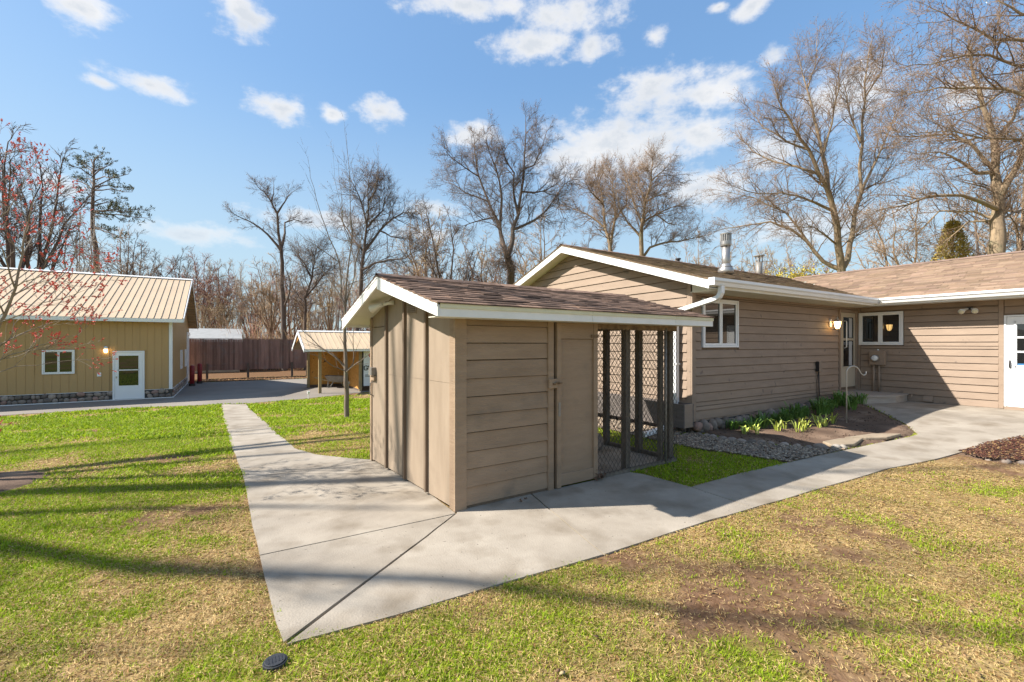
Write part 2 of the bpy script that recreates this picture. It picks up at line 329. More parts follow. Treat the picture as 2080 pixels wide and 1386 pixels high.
m_twig = mat('brush_twigs', (0.9, 0.9, 0.9), (0.6, 0.6, 0.6), 0.9, (3, 3, 3), attr=True)
m_bud = mat('bud_brown', (0.34, 0.18, 0.095), (0.22, 0.115, 0.065), 0.85, (3, 3, 3))
m_redbud = mat('maple_flower', (0.80, 0.17, 0.11), (0.6, 0.09, 0.065), 0.7, (20, 20, 20))
m_needle = mat('pine_needles', (0.13, 0.135, 0.05), (0.07, 0.08, 0.03), 0.7, (2, 2, 2))
m_cedar = mat('cedar_foliage', (0.42, 0.31, 0.075), (0.28, 0.21, 0.05), 0.8, (2, 2, 2))
m_litter = mat('leaf_litter', (0.9, 0.9, 0.9), (0.7, 0.7, 0.7), 0.9, (8, 8, 8), attr=True)
m_bulb = mat('lamp_glow', (1, 0.8, 0.45), None, 0.4, emit=((1.0, 0.62, 0.22), 7.0))
m_bulbw = mat('lamp_glow_soft', (1, 0.85, 0.6), None, 0.4, emit=((1.0, 0.68, 0.32), 5.0))
m_lampw = mat('flood_lens', (0.72, 0.66, 0.46), (0.66, 0.6, 0.42), 0.3, (4, 4, 4))
m_blue = mat('blue_tape', (0.05, 0.2, 0.42), None, 0.5)
m_curtain = mat('curtain', (0.5, 0.5, 0.5), (0.42, 0.42, 0.42), 0.9, (4, 4, 1))
m_brass = mat('lamp_brass', (0.5, 0.45, 0.38), (0.4, 0.35, 0.29), 0.45, (9, 9, 9), metal=0.2)

# ------------------------------------------------------------------ ground, paths, beds
PATHL = [(-.185, 20.875), (-.10, 16.0), (0.0, 12.0), (.063, 9.39), (.139, 7.52), (.176, 6.61)]
PATHR = [(.622, 20.34), (.80, 14.57), (.851, 10.55), (.955, 8.25), (1.152, 7.56), (1.484, 7.055), (1.80, 6.70)]
approach = PATHL + [(1.86, 6.61)] + PATHR[::-1]
SLABS = []
cuts = [20.9, 17.6, 14.4, 11.4, 8.9, 6.61]
for a, b in zip(cuts[:-1], cuts[1:]):
    p = clip(clip(approach, 0, 1, a - 0.006), 0, -1, -(b + 0.006))
    if len(p) > 2: SLABS.append(p)
g_ = 0.007
SLABS.append([(.18, 6.60), (.205, 4.79), (.221, 4.14), (1.93, 4.117), (1.93, 6.60)])
SLABS.append([(.222, 4.125), (.24, 3.54), (.251, 3.11), (.274, 2.862), (1.905, 4.102)])
SLABS.append([(.285, 2.832), (.877, 2.775), (1.564, 2.745), (2.553, 2.688), (2.887, 4.20), (1.99, 4.20), (1.935, 4.105)])
SLABS.append([(2.568, 2.685), (3.906, 2.665), (4.575, 2.63), (4.632, 3.40), (4.571, 4.06), (4.50, 4.22), (2.905, 4.20)])
walk = [(4.588, 2.63), (6.243, 2.545), (7.539, 2.49), (8.78, 2.32), (9.709, 2.20), (10.435, 2.08), (11.24, 1.847), (12.6, 1.2), (13.6, 0.4), (14.70, -0.6),
        (14.70, 5.49), (13.75, 5.49), (12.878, 4.64), (11.18, 3.37), (10.438, 2.985), (10.16, 3.01), (9.10, 3.22), (8.08, 3.30), (6.757, 3.375), (5.67, 3.42), (4.645, 3.40)]
wc = [4.588, 6.2, 7.85, 9.45, 10.45, 11.35, 12.2, 13.05, 13.9, 14.70]
for a, b in zip(wc[:-1], wc[1:]):
    gg = 0.005 if a in (6.2, 7.85, 9.45, 12.2) else 0.0005
    p = clip(clip(walk, 1, 0, b), -1, 0, -(a + gg))
    if len(p) > 2: SLABS.append(p)

def densify(poly, s=0.5):
    out = []
    for i in range(len(poly)):
        a, b = poly[i], poly[(i + 1) % len(poly)]; n = max(1, int(math.hypot(b[0] - a[0], b[1] - a[1]) / s))
        out += [(a[0] + (b[0] - a[0]) * k / n, a[1] + (b[1] - a[1]) * k / n) for k in range(n)]
    return out
def slab(poly, name, m, parent, lift=0.016, depth=0.1, s=0.5):
    pts = densify(poly, s)
    if m is m_conc: pts = [(x + .022 * (float(fbm(x * 1.0, y * 1.0, 2.3, 3)) - .5), y + .022 * (float(fbm(x + 70.0, y + 20.0, 2.3, 3)) - .5)) for x, y in pts]
    bm = bmesh.new(); o0 = rootsum(parent)
    top = [bm.verts.new((x - o0.x, y - o0.y, tz(x, y) + lift - o0.z)) for x, y in pts]
    f = bm.faces.new(top)
    if f.normal.z < 0 or sum((pts[i][0] * pts[(i + 1) % len(pts)][1] - pts[(i + 1) % len(pts)][0] * pts[i][1]) for i in range(len(pts))) < 0: f.normal_flip()
    bot = [bm.verts.new((v.co.x, v.co.y, v.co.z - depth)) for v in top]
    n = len(top)
    for i in range(n):
        try: bm.faces.new((top[i], bot[i], bot[(i + 1) % n], top[(i + 1) % n]))
        except ValueError: pass
    bmesh.ops.triangulate(bm, faces=[f]); bmesh.ops.recalc_face_normals(bm, faces=bm.faces[:])
    me = bpy.data.meshes.new(name); bm.to_mesh(me); bm.free(); me.materials.append(m)
    o = bpy.data.objects.new(name, me); COL.objects.link(o); o.parent = parent
    return o
path = thing('concrete_path', (0.3, 3, 0), None, None); tag(path, kind='structure'); path['label'] = 'grey concrete path running round the small shed to the patio'
for p in SLABS: slab(p, 'paving_slab', m_conc, path, s=.18)

BED = [(7.62, 5.46), (7.50, 4.72), (7.88, 3.95), (8.14, 3.50), (8.66, 3.27), (9.1, 3.235), (10.16, 3.025), (10.438, 3.0), (11.17, 3.385), (12.86, 4.655), (13.7, 5.46)]
GRAVEL = [(6.70, 5.35), (7.50, 5.6), (7.42, 4.69), (7.74, 4.10), (8.0, 3.62), (8.18, 3.46), (8.60, 3.285), (7.4, 3.335), (6.77, 3.37), (6.60, 4.0), (6.36, 4.70), (6.34, 5.3), (6.4, 9.5), (7.5, 9.5), (7.5, 5.5)]
MULCH = [(9.43, 2.215), (10.27, 2.11), (11.24, 1.83), (12.6, 1.18), (13.2, 0.5), (12.0, -0.4), (9.6, 1.35), (9.30, 1.72), (9.24, 1.97)]
RING = [(-2.75 + .78 * math.cos(t), 8.2 + .85 * math.sin(t)) for t in np.linspace(0, 2 * math.pi, 20)[:-1]]
KENNEL = [(1.95, 4.19), (5.48, 4.29), (5.31, 6.76), (1.79, 6.66)]
DRIVE = [(-30, 21.7), (-6.28, 21.43), (-3.88, 21.49), (-1.74, 21.2), (-.185, 20.89), (.63, 20.6), (2.44, 21.0), (4.2, 21.75), (5.66, 22.52), (6.3, 22.6), (12, 22.6), (12, 33.4), (-30, 33.4)]

def greenness(x, y):
    """how lush the lawn is, 0 bare to 1 lush"""
    n = fbm(x, y, 0.75, 5, 0.62); n2 = fbm(x + 40, y - 13, 2.6, 4, 0.6)
    base = np.where(x < 1.2, 0.58 + 0.34 * sst((y - 4.0) / 4.0), 0.47)
    base = base + np.where((x > 1.2) & (y > 6.5), 0.35, 0.0)
    base = base + np.where((x > 4.4) & (y > 3.2) & (y < 8), 0.85, 0.0)
    # worn strips beside the concrete and near the driveway
    dp = np.abs(y - 2.72); base = base - np.where((x > 0.3) & (y < 2.8), 0.30 * np.exp(-(dp / 0.9) ** 2) * (0.35 + sst((x - 0.8) / 2.5)), 0)
    base = base - np.where((x < 0.25) & (y > 2.5), 0.22 * np.exp(-((0.2 - x) / 0.45) ** 2) * (1 - 0.6 * sst((y - 9) / 5)), 0)
    base = base - 0.30 * sst((y - 19.3) / 1.5) - 0.42 * sst((x - 7.2) / 1.6) * (y < 2.6)
    return np.clip(base + (n - 0.5) * 2.3 + (n2 - 0.5) * 0.9, 0, 1)
GREEN, GREEN2, STRAW, SOIL = np.array((0.43, 0.55, 0.014)), np.array((0.21, 0.34, 0.012)), np.array((0.66, 0.48, 0.22)), np.array((0.235, 0.138, 0.082))
LITTER = np.array((0.20, 0.115, 0.06))
def soilpatch(x, y): return np.clip((fbm(x + 9, y + 31, .95, 5, .62) - .60) * 8, 0, 1)
def axis(lo, hi, step, far):
    a = list(np.arange(lo, hi + 1e-6, step)); d = step
    l, h = [], []
    x = lo
    while x > -far: d *= 1.35; x -= d; l.append(x)
    d = step; x = hi
    while x < far: d *= 1.35; x += d; h.append(x)
    return np.array(l[::-1] + a + h)
gx, gy = axis(-13, 13.5, 0.11, 1200), axis(-4, 22.5, 0.11, 1200)
GX, GY = np.meshgrid(gx, gy); px_, py_ = GX.ravel(), GY.ravel()
gz = ter(px_, py_) + 0.012 * (fbm(px_, py_, 1.7, 3) - 0.5)
near = (np.abs(px_) < 30) & (np.abs(py_ - 10) < 30)
dip = np.zeros(px_.shape, bool)
nx, ny = px_[near], py_[near]; dn = np.zeros(nx.shape, bool)
HULLS = [approach, walk, [(.18, 6.7), (.221, 4.13), (.28, 2.84), (2.56, 2.69), (4.58, 2.63), (4.64, 3.4), (4.57, 4.06), (4.5, 4.3), (1.9, 4.3), (1.9, 6.7)]]
def deep(x, y, p, e=.13): return inside(x + e, y, p) & inside(x - e, y, p) & inside(x, y + e, p) & inside(x, y - e, p)
for p in HULLS + [BED, GRAVEL, MULCH, KENNEL, DRIVE]: dn |= deep(nx, ny, p)
dip[near] = dn
gz[dip] -= 0.07
gr = greenness(px_, py_)
soilmix = np.clip((0.46 - gr) / 0.35, 0, 1)[:, None]; bare = soilpatch(px_, py_)[:, None]
gcol = (SOIL * 0.6 + STRAW * 0.32) * (1 - soilmix) + soilmix * (SOIL * bare + STRAW * 0.62 * (1 - bare))
lush = np.clip((gr - 0.45) / 0.3, 0, 1)[:, None] * .85; gcol = gcol * (1 - lush) + (GREEN * .45 + GREEN2 * .1) * lush
sp_ = bare * np.where(gr < .72, .9, .25)[:, None]; gcol = gcol * (1 - sp_) + SOIL * .8 * sp_
lit = (sst((py_ - 33.4) / 1.5))[:, None]; gcol = gcol * (1 - lit) + LITTER * lit
soilr = (sst((px_ - 8.2) / 1.2) * (py_ < 2.7))[:, None] * 0.75; gcol = gcol * (1 - soilr) + SOIL * 1.05 * soilr
W_, H_ = len(gx), len(gy); idx = np.arange(W_ * H_).reshape(H_, W_)
quads = np.stack([idx[:-1, :-1], idx[:-1, 1:], idx[1:, 1:], idx[1:, :-1]], -1).reshape(-1, 4)
gnd = np_mesh('ground', np.stack([px_, py_, gz], 1), quads, m_ground, col=gcol, smooth=True)
tag(gnd, 'lawn ground with worn patches of soil and straw', kind='structure')

def sheet(poly, name, m, lift, step=0.12, rough=0.02, edge=None):
    xs = np.arange(min(p[0] for p in poly) - step, max(p[0] for p in poly) + step, step); ys = np.arange(min(p[1] for p in poly) - step, max(p[1] for p in poly) + step, step)
    pts = []; ins = []
    A, B = np.meshgrid(xs, ys); I = inside(A, B, poly)
    dd = np.full(A.shape, 9.0)
    for i in range(len(poly)):
        a = np.array(poly[i][:2]); b = np.array(poly[(i + 1) % len(poly)][:2]); ab = b - a
        t = np.clip(((A - a[0]) * ab[0] + (B - a[1]) * ab[1]) / max(ab @ ab, 1e-9), 0, 1)
        dd = np.minimum(dd, np.hypot(A - a[0] - t * ab[0], B - a[1] - t * ab[1]))
    Z = ter(A, B) + np.where(I, lift * np.clip(0.35 + dd / 0.25, 0, 1), -0.05) + rough * (fbm(A, B, 3.0, 3) - 0.5) * np.clip(dd / 0.3, 0, 1)
    h, w = A.shape; ii = np.arange(h * w).reshape(h, w)
    keep = (I[:-1, :-1] | I[:-1, 1:] | I[1:, 1:] | I[1:, :-1])
    q4 = np.stack([ii[:-1, :-1], ii[:-1, 1:], ii[1:, 1:], ii[1:, :-1]], -1)[keep]
    us, inv = np.unique(q4, return_inverse=True)
    V = np.stack([A.ravel(), B.ravel(), Z.ravel()], 1)[us]
    return np_mesh(name, V, inv.reshape(q4.shape), m, smooth=True)
bed = sheet(BED, 'planting_bed', m_soil, 0.045, 0.1, 0.05); tag(bed, 'brown soil planting bed along the shaded house wall', kind='structure')
mb_ = sheet(MULCH, 'mulch_bed', m_soil, 0.05, 0.1, 0.03); tag(mb_, 'dark red mulch bed beside the patio', kind='structure')
gb = sheet(GRAVEL, 'gravel_base', m_soil, 0.012, 0.15, 0.01); tag(gb, 'earth under the gravel strip', kind='structure')
rb = sheet(RING, 'tree_ring_bed', m_soil, 0.02, 0.1, 0.03); tag(rb, 'bare soil ring round the red flowering maple', kind='structure')
dv = slab(DRIVE, 'driveway', m_conc2, None, lift=0.012, depth=0.12, s=2.0); tag(dv, 'grey concrete driveway in front of the tan building', kind='structure')

def cloud_of(poly, n, seed):
    r = np.random.default_rng(seed); x0, x1 = min(p[0] for p in poly), max(p[0] for p in poly); y0, y1 = min(p[1] for p in poly), max(p[1] for p in poly)
    x = r.uniform(x0, x1, n * 4); y = r.uniform(y0, y1, n * 4); k = inside(x, y, poly)
    return x[k][:n], y[k][:n], r
def chips(name, poly, n, size, cols, m, seed, flat=0.5, lift=0.02):
    """n small angular pieces lying on a bed"""
    x, y, r = cloud_of(poly, n, seed); n = len(x)
    base = np.array([(1, 0, 0), (-.5, .87, 0), (-.5, -.87, 0), (0, 0, 1), (0, 0, -1), (.2, .1, .75)])
    oct_ = np.array([(1, 0, 0), (0, 1, 0), (-1, 0, 0), (0, -1, 0), (0, 0, 1), (0, 0, -1)], float)
    tri = np.array([(0, 1, 4), (1, 2, 4), (2, 3, 4), (3, 0, 4), (1, 0, 5), (2, 1, 5), (3, 2, 5), (0, 3, 5)])
    s = size * r.uniform(.55, 1.3, (n, 1, 1)) * np.stack([r.uniform(.7, 1.5, n), r.uniform(.5, 1.0, n), flat * r.uniform(.7, 1.2, n)], 1)[:, None, :]
    v = oct_[None] * s + r.normal(0, size * 0.12, (n, 6, 3))
    a = r.uniform(0, 6.28, n); c_, s_ = np.cos(a)[:, None], np.sin(a)[:, None]
    vx = v[:, :, 0] * c_ - v[:, :, 1] * s_; vy = v[:, :, 0] * s_ + v[:, :, 1] * c_
    V = np.stack([vx + x[:, None], vy + y[:, None], v[:, :, 2] + (ter(x, y) + lift)[:, None]], -1).reshape(-1, 3)
    T = (tri[None] + (np.arange(n) * 6)[:, None, None]).reshape(-1, 3)
    cols = np.array(cols); cc = cols[r.integers(0, len(cols), n)] * r.uniform(.7, 1.25, (n, 1))
    return np_mesh(name, V, T, m, col=np.repeat(cc, 6, 0))
gv = chips('gravel', GRAVEL, 9000, 0.026, [(.40, .36, .31), (.28, .25, .225), (.52, .47, .41), (.22, .195, .17), (.34, .27, .22)], m_pebble, 3, 0.6, 0.03)
tag(gv, 'grey river gravel strip beside the house corner', 'gravel', kind='stuff')
mc = chips('mulch', MULCH, 9000, 0.02, [(.13, .05, .035), (.09, .04, .03), (.18, .075, .05), (.10, .055, .04), (.36, .22, .10)], m_mulch, 4, 0.35, 0.06)
tag(mc, 'dark red wood mulch beside the patio', 'mulch', kind='stuff')
LB = [(-2, 33.6), (14, 33.6), (14, 36.2), (-2, 36.2)]
lf = chips('leaf_litter', LB, 5000, 0.07, [(.34, .17, .07), (.24, .115, .05), (.42, .24, .10), (.17, .09, .045)], m_litter, 5, 0.3, 0.03)
tag(lf, 'fallen brown leaves along the foot of the wooden fence', 'leaves', kind='stuff')
cr = chips('soil_crumbs', BED, 1500, 0.014, [(.20, .14, .10), (.14, .09, .065), (.26, .19, .14)], m_mulch, 6, 0.7, 0.045)
tag(cr, 'crumbs of earth and chips on the planting bed', 'soil', kind='stuff')

# grass: every blade is geometry; its colour follows how lush the lawn is there
def make_grass():
    V, T, Cc = [], [], []; base = 0
    NOGO = HULLS + [BED, GRAVEL, MULCH, RING]
    zones = [  # depth from, depth to, blades per m2, blade length, blade width
        (1.7, 3.6, 9500, 0.028, 0.0024), (3.6, 5.5, 5600, 0.031, 0.0034), (5.5, 9, 2500, 0.038, 0.0058), (9, 14, 950, 0.055, 0.0115), (14, 23, 420, 0.065, 0.020)]
    r = np.random.default_rng(21)
    for d0, d1, dens_, ln, wd in zones:
        area = 1.9 * (d1 * d1 - d0 * d0); n = int(area * dens_)
        dep = np.sqrt(r.uniform(d0 * d0, d1 * d1, n)); lat = r.uniform(-1.9, 1.9, n) * dep
        k_ = (np.abs(lat / dep) < 1.2) | (r.random(n) < .4); dep, lat = dep[k_], lat[k_]; n = len(dep)
        x = lat * RT[0] + dep * FW[0]; y = lat * RT[1] + dep * FW[1]
        bad = np.zeros(n, bool)
        jx = (fbm(x, y, 5, 3) - .5) * .26; jy = (fbm(x + 50, y, 5, 3) - .5) * .26
        for p in NOGO: bad |= inside(x + jx, y + jy, p)
        for p in HULLS: bad |= deep(x, y, p, .045)
        bad |= inside(x, y, DRIVE) | inside(x, y, KENNEL) | (y > 21.4) | ((x > 7.4) & (y > 5.3)) | (x > 12.8)
        g0 = greenness(x, y)
        cl = fbm(x, y, 11, 3, 0.7)
        keep = ~bad & (r.random(n) < np.clip(0.34 + g0 * 0.85 + (cl - 0.5) * 1.9 - .85 * soilpatch(x, y) * (g0 < .72), 0.03, 1)) & ~((x > 8.2) & (y < 2.5) & (r.random(n) > 0.10))
        x, y, g1 = x[keep], y[keep], g0[keep]; n = len(x)
        z = ter(x, y) - 0.004
        h = ln * r.uniform(.45, 1.25, n) * (0.55 + 0.6 * g1); a = r.uniform(0, 2 * math.pi, n)
        lean = r.uniform(.25, 1.25, n) * h; w = wd * r.uniform(.7, 1.3, n)
        straw = r.random(n) < np.clip(1.0 - 1.3 * g1, 0.08, 0.92)
        lean = np.where(straw, lean * 1.5, lean); h = np.where(straw, h * 0.62, h)
        dx, dy = np.cos(a), np.sin(a); sx, sy = -dy, dx
        p0 = np.stack([x - sx * w, y - sy * w, z], 1); p1 = np.stack([x + sx * w, y + sy * w, z], 1)
        mx, my, mz = x + dx * lean * .35, y + dy * lean * .35, z + h * .62
        p2 = np.stack([mx + sx * w * .75, my + sy * w * .75, mz], 1); p3 = np.stack([mx - sx * w * .75, my - sy * w * .75, mz], 1)
        p4 = np.stack([x + dx * lean, y + dy * lean, z + h], 1)
        V.append(np.stack([p0, p1, p2, p3, p4], 1).reshape(-1, 3))
        b = base + np.arange(n)[:, None] * 5
        T.append(np.concatenate([b + np.array([0, 1, 2]), b + np.array([0, 2, 3]), b + np.array([3, 2, 4])])); base += 5 * n
        mixg = np.clip(r.random(n) * 0.9 + 0.1 - 0.25 * (g1 - 0.5), 0, 1)[:, None]
        c = GREEN * mixg + GREEN2 * (1 - mixg)
        yel = (r.random(n) < 0.25)[:, None]; c = np.where(yel, c * 0.6 + np.array((.36, .33, .06)) * 0.4, c)
        sc_ = STRAW * r.uniform(.6, 1.2, (n, 1)); sc_ = np.where((r.random(n) < 0.18)[:, None], sc_ * np.array((.62, .5, .42)), sc_)
        c = np.where(straw[:, None], sc_, c * r.uniform(.75, 1.2, (n, 1)))
        Cc.append(np.repeat(c, 5, 0))
    # flat dead blades lying between the green ones
    for d0, d1, dens_, ln, wd in [(1.8, 3.6, 9000, .030, .0024), (3.6, 5.5, 5600, .036, .0034), (5.5, 9, 2000, .045, .006), (9, 14, 600, .06, .011)]:
        n = int(1.9 * (d1 * d1 - d0 * d0) * dens_)
        dep = np.sqrt(r.uniform(d0 * d0, d1 * d1, n)); lat = r.uniform(-1.9, 1.9, n) * dep; k_ = (np.abs(lat / dep) < 1.2) | (r.random(n) < .35); dep, lat = dep[k_], lat[k_]; n = len(dep); x = lat * RT[0] + dep * FW[0]; y = lat * RT[1] + dep * FW[1]
        bad = np.zeros(n, bool)
        for p in NOGO: bad |= inside(x, y, p)
        bad |= inside(x, y, DRIVE) | inside(x, y, KENNEL) | ((x > 7.4) & (y > 5.3)) | (x > 12.8) | ((x > 8.6) & (y < 2.5) & (r.random(n) > .25))
        soil_ = soilpatch(x, y); cl = fbm(x + 3, y, 14, 3, .7)
        keep = ~bad & (r.random(n) < np.clip(.85 - .8 * soil_ + (cl - .5) * 1.8, .06, 1)); x, y, so_ = x[keep], y[keep], soil_[keep]; n = len(x); g1 = greenness(x, y)
        z = ter(x, y) + r.uniform(.002, .012, n); a = r.uniform(0, 2 * math.pi, n); l = ln * r.uniform(.6, 1.4, n); w = wd * r.uniform(.7, 1.3, n); dx, dy = np.cos(a), np.sin(a)
        p0 = np.stack([x - dy * w, y + dx * w, z], 1); p1 = np.stack([x + dy * w, y - dx * w, z + .002], 1); p2 = np.stack([x + dx * l, y + dy * l, z + r.uniform(-.003, .012, n)], 1)
        V.append(np.stack([p0, p1, p2], 1).reshape(-1, 3)); T.append(base + np.arange(n)[:, None] * 3 + np.arange(3)); base += 3 * n
        c = STRAW * r.uniform(.55, 1.25, (n, 1)); t_ = r.random(n)[:, None]
        c = np.where(t_ < .22, c * np.array((.6, .46, .38)), c); c = np.where((t_ > .7) & (r.random(n) < .35 + .6 * g1)[:, None], np.array((.40, .38, .07)) * r.uniform(.6, 1.2, (n, 1)), c)
        Cc.append(np.repeat(c, 3, 0))
    o = np_mesh('grass', np.concatenate(V), np.concatenate(T), m_grass, col=np.concatenate(Cc))
    tag(o, 'short patchy spring grass of the lawn', 'grass', kind='stuff')
    # let some light through the blades
    nt = m_grass.node_tree; b = nt.nodes['Principled BSDF']; out = [n for n in nt.nodes if n.type == 'OUTPUT_MATERIAL'][0]
    tr = nt.nodes.new('ShaderNodeBsdfTranslucent'); mx_ = nt.nodes.new('ShaderNodeMixShader'); mx_.inputs[0].default_value = 0.38
    src = b.inputs['Base Color'].links[0].from_socket; nt.links.new(src, tr.inputs[0])
    nt.links.new(b.outputs[0], mx_.inputs[1]); nt.links.new(tr.outputs[0], mx_.inputs[2]); nt.links.new(mx_.outputs[0], out.inputs[0])
make_grass()

def stone_at(parent, x, y, z, rx, ry, rz, seed, m=None):
    o = MB().blob((x, y, z), (rx, ry, rz), seed, 2, 0.13).build('stone', m or m_stone, parent, smooth=True)
    return o
# edging stones between bed, gravel and walk
rs = random.Random(31)
def edging(pts, step, r0, name, label, lift=0.03):
    t = thing(name, (pts[0][0], pts[0][1], tz(*pts[0])), label, 'stone edging')
    k = 0
    for a, b in zip(pts[:-1], pts[1:]):
        L = math.hypot(b[0] - a[0], b[1] - a[1]); n = max(1, int(L / step))
        for i in range(n):
            f = (i + .5) / n; x = a[0] + (b[0] - a[0]) * f + rs.uniform(-.02, .02); y = a[1] + (b[1] - a[1]) * f + rs.uniform(-.02, .02); r = r0 * rs.uniform(.75, 1.25); k += 1
            stone_at(t, x, y, tz(x, y) + lift, r, r * rs.uniform(.8, 1.1), r * .62, k)
    return t
edging([(7.42, 5.35), (7.42, 4.72), (7.78, 4.05), (8.05, 3.6), (8.2, 3.44)], 0.135, 0.075, 'stone_edging', 'row of grey cobbles between the gravel strip and the soil bed')
edging([(9.30, 1.95), (9.36, 1.62), (9.65, 1.28), (10.3, 0.75), (11.0, 0.25)], 0.15, 0.06, 'stone_edging', 'row of pale stones along the dark red mulch bed', .012)
for i, (pts, lab) in enumerate([([(8.25, 3.42), (8.45, 3.66), (8.95, 3.62), (9.25, 3.38), (8.7, 3.285)], 'large flat tan flagstone lying between the gravel and the walk'),
                                ([(9.32, 3.36), (9.1, 3.60), (9.75, 3.42), (10.05, 3.10), (9.6, 3.16)], 'long flat tan flagstone edging the soil bed beside the walk')]):
    bx = MB(); bx.prism([Vector((x, y, tz(x, y) + 0.02)) for x, y in pts], (0, 0, 0.055))
    o = bx.build('flagstone', mat('flagstone_%d' % i, (0.33, 0.26, 0.18), (0.25, 0.195, 0.135), 0.85, (6, 6, 6), bump=0.6), None, bevel=0.015)
    tag(o, lab, 'flagstone')
for (x, y, r, lab) in [(8.42, 3.33, .06, 'small round pale stone at the end of the gravel strip, nearest the walk'), (8.30, 3.40, .075, 'round pale stone at the end of the gravel strip, second from the walk')]:
    o = MB().blob((x, y, tz(x, y) + .04), (r, r * .9, r * .6), int(r * 999), 2).build('cobble', m_white if False else mat('pale_stone%d' % int(r * 999), (.36, .32, .27), (.28, .245, .2), .85, (9, 9, 9), bump=.3), None, True)
    tag(o, lab, 'stone')
LAWN1 = [(-9, 2), (.1, 2.6), (.1, 20), (-9, 20)]; LAWN2 = [(.3, 2.6), (9, 2.2), (8, -2.5), (1, .2)]
for nm, pol, n_, sd_ in (('fallen_leaves', LAWN1, 130, 71), ('fallen_leaves', LAWN2, 170, 72)):
    o = chips(nm, pol, n_, .016, [(.34, .2, .09), (.22, .13, .07), (.5, .38, .2), (.16, .09, .05)], m_litter, sd_, .25, .03); tag(o, 'scattered dry leaves and bits on the lawn ' + ('left of the path' if sd_ == 71 else 'in front of the walk'), 'leaves', kind='stuff')
# valve cover in the lawn
vc = thing('valve_cover', (.215, 2.70, 0), 'round black plastic valve cover set in the lawn near the path corner', 'cover')
for nm, r, z0, z1 in (('rim', .060, -.03, .024), ('lid', .051, .024, .030)):
    MB().tube([(.215, 2.70, z0), (.215, 2.70, z1)], r, 36).build(nm, m_black, vc, bevel=.003)
for k in range(5):
    MB().box(.215 - .034 + .016 * k, .215 - .030 + .016 * k, 2.675, 2.725, .030, .0325).build('rib', m_black, vc)

# ------------------------------------------------------------------ the small shed with its dog run
C0 = Vector((1.953, 4.182, 0)); AX, AY = math.radians(1.6), math.radians(94.0)
UX = Vector((math.cos(AX), math.sin(AX), 0)); UY = Vector((math.cos(AY), math.sin(AY), 0))
S = lambda a, b, z: C0 + UX * a + UY * b + Vector((0, 0, z))
FRONT = Fr(C0, UX, -UY); SIDE = Fr(C0, UY, -UX)
shed = thing('shed', C0 + Vector((0.02, 0.02, 0.0)), 'small taupe shed with brown shingle roof and a wire dog run at its end', 'shed')
Z0 = 0.022
RB, RZ = 1.33, 2.53                                      # ridge position and height of the roof top
FB, FZ, BB, BZ = -0.27, 2.085, 2.80, 2.075                # front and back eave
A0, A1 = -0.33, 4.02
def rz(b): return FZ + (RZ - FZ) * (b - FB) / (RB - FB) if b < RB else RZ + (BZ - RZ) * (b - RB) / (BB - RB)
under = lambda b: rz(b) - 0.10
# sunny gable wall of tall panels
bats = [0.0, 0.645, 1.254, 1.865, 2.446]
for i in range(4):
    b0, b1 = bats[i] + (0.10 if i == 0 else 0.012), bats[i + 1] - 0.012
    pts = lambda z_: None
    def quadpanel(b0, b1, z0, n0, n1, top=None, name='wall_panel', m=m_panel):
        bs = [b0] + ([RB] if b0 < RB < b1 else []) + [b1]
        poly = [SIDE(b0, n0, z0), SIDE(b1, n0, z0)] + [SIDE(b, n0, (under(b) if top is None else top)) for b in reversed(bs)]
        return MB().prism(poly, SIDE.N * (n1 - n0)).build(name, m, shed)
    if i < 3: quadpanel(b0, b1, Z0 + 0.012 + 0.006 * i, -0.02, 0.0)
    else:
        quadpanel(b0, b1, 1.945, -0.02, 0.0)
        door = MB().fb(SIDE, b0 - .008, b1, -0.025, 0.006, Z0 + .02, 1.935).build('door', m_panel, shed)
        door['label'] = 'narrow sunlit door panel with a pull handle and hasp'
        MB().tube([SIDE(2.40, .006, 1.16), SIDE(2.40, .05, 1.14), SIDE(2.40, .055, 1.05), SIDE(2.40, .05, .98), SIDE(2.40, .006, .96)], .008, 6).build('handle', m_steel2, door)
        MB().fb(SIDE, 2.27, 2.42, .006, .045, 1.19, 1.25).build('hasp_block', m_shed, door)
        MB().fb(SIDE, 2.28, 2.40, .006, .075, 1.26, 1.37).build('latch_box', m_steel2, door)
        for zz in (.35, 1.62): MB().fb(SIDE, b0 - .02, b0 + .05, .006, .014, zz, zz + .12).build('hinge', m_steel2, door)
for b in (0.645, 1.254, 1.865): 
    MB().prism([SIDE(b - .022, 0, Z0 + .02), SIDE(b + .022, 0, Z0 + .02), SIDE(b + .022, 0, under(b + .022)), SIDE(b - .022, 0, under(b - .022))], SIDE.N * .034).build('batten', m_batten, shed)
MB().fb(SIDE, 0.0, 0.085, -0.02, 0.022, Z0, under(0.04)).build('corner_board', m_shed, shed, bevel=.003)
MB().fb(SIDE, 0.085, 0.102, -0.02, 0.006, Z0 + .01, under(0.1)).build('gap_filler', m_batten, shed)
MB().fb(SIDE, 2.438, 2.50, -0.05, 0.022, Z0, under(2.46)).build('corner_board', m_shed, shed, bevel=.003)
# horizontal seams where the panel sheets meet
for z in (1.30,):
    for b0, b1 in ((.105, .62), (.67, 1.23), (1.28, 1.84)): MB().fb(SIDE, b0, b1, 0, .0035, z, z + .006).build('seam_strip', m_panel, shed)
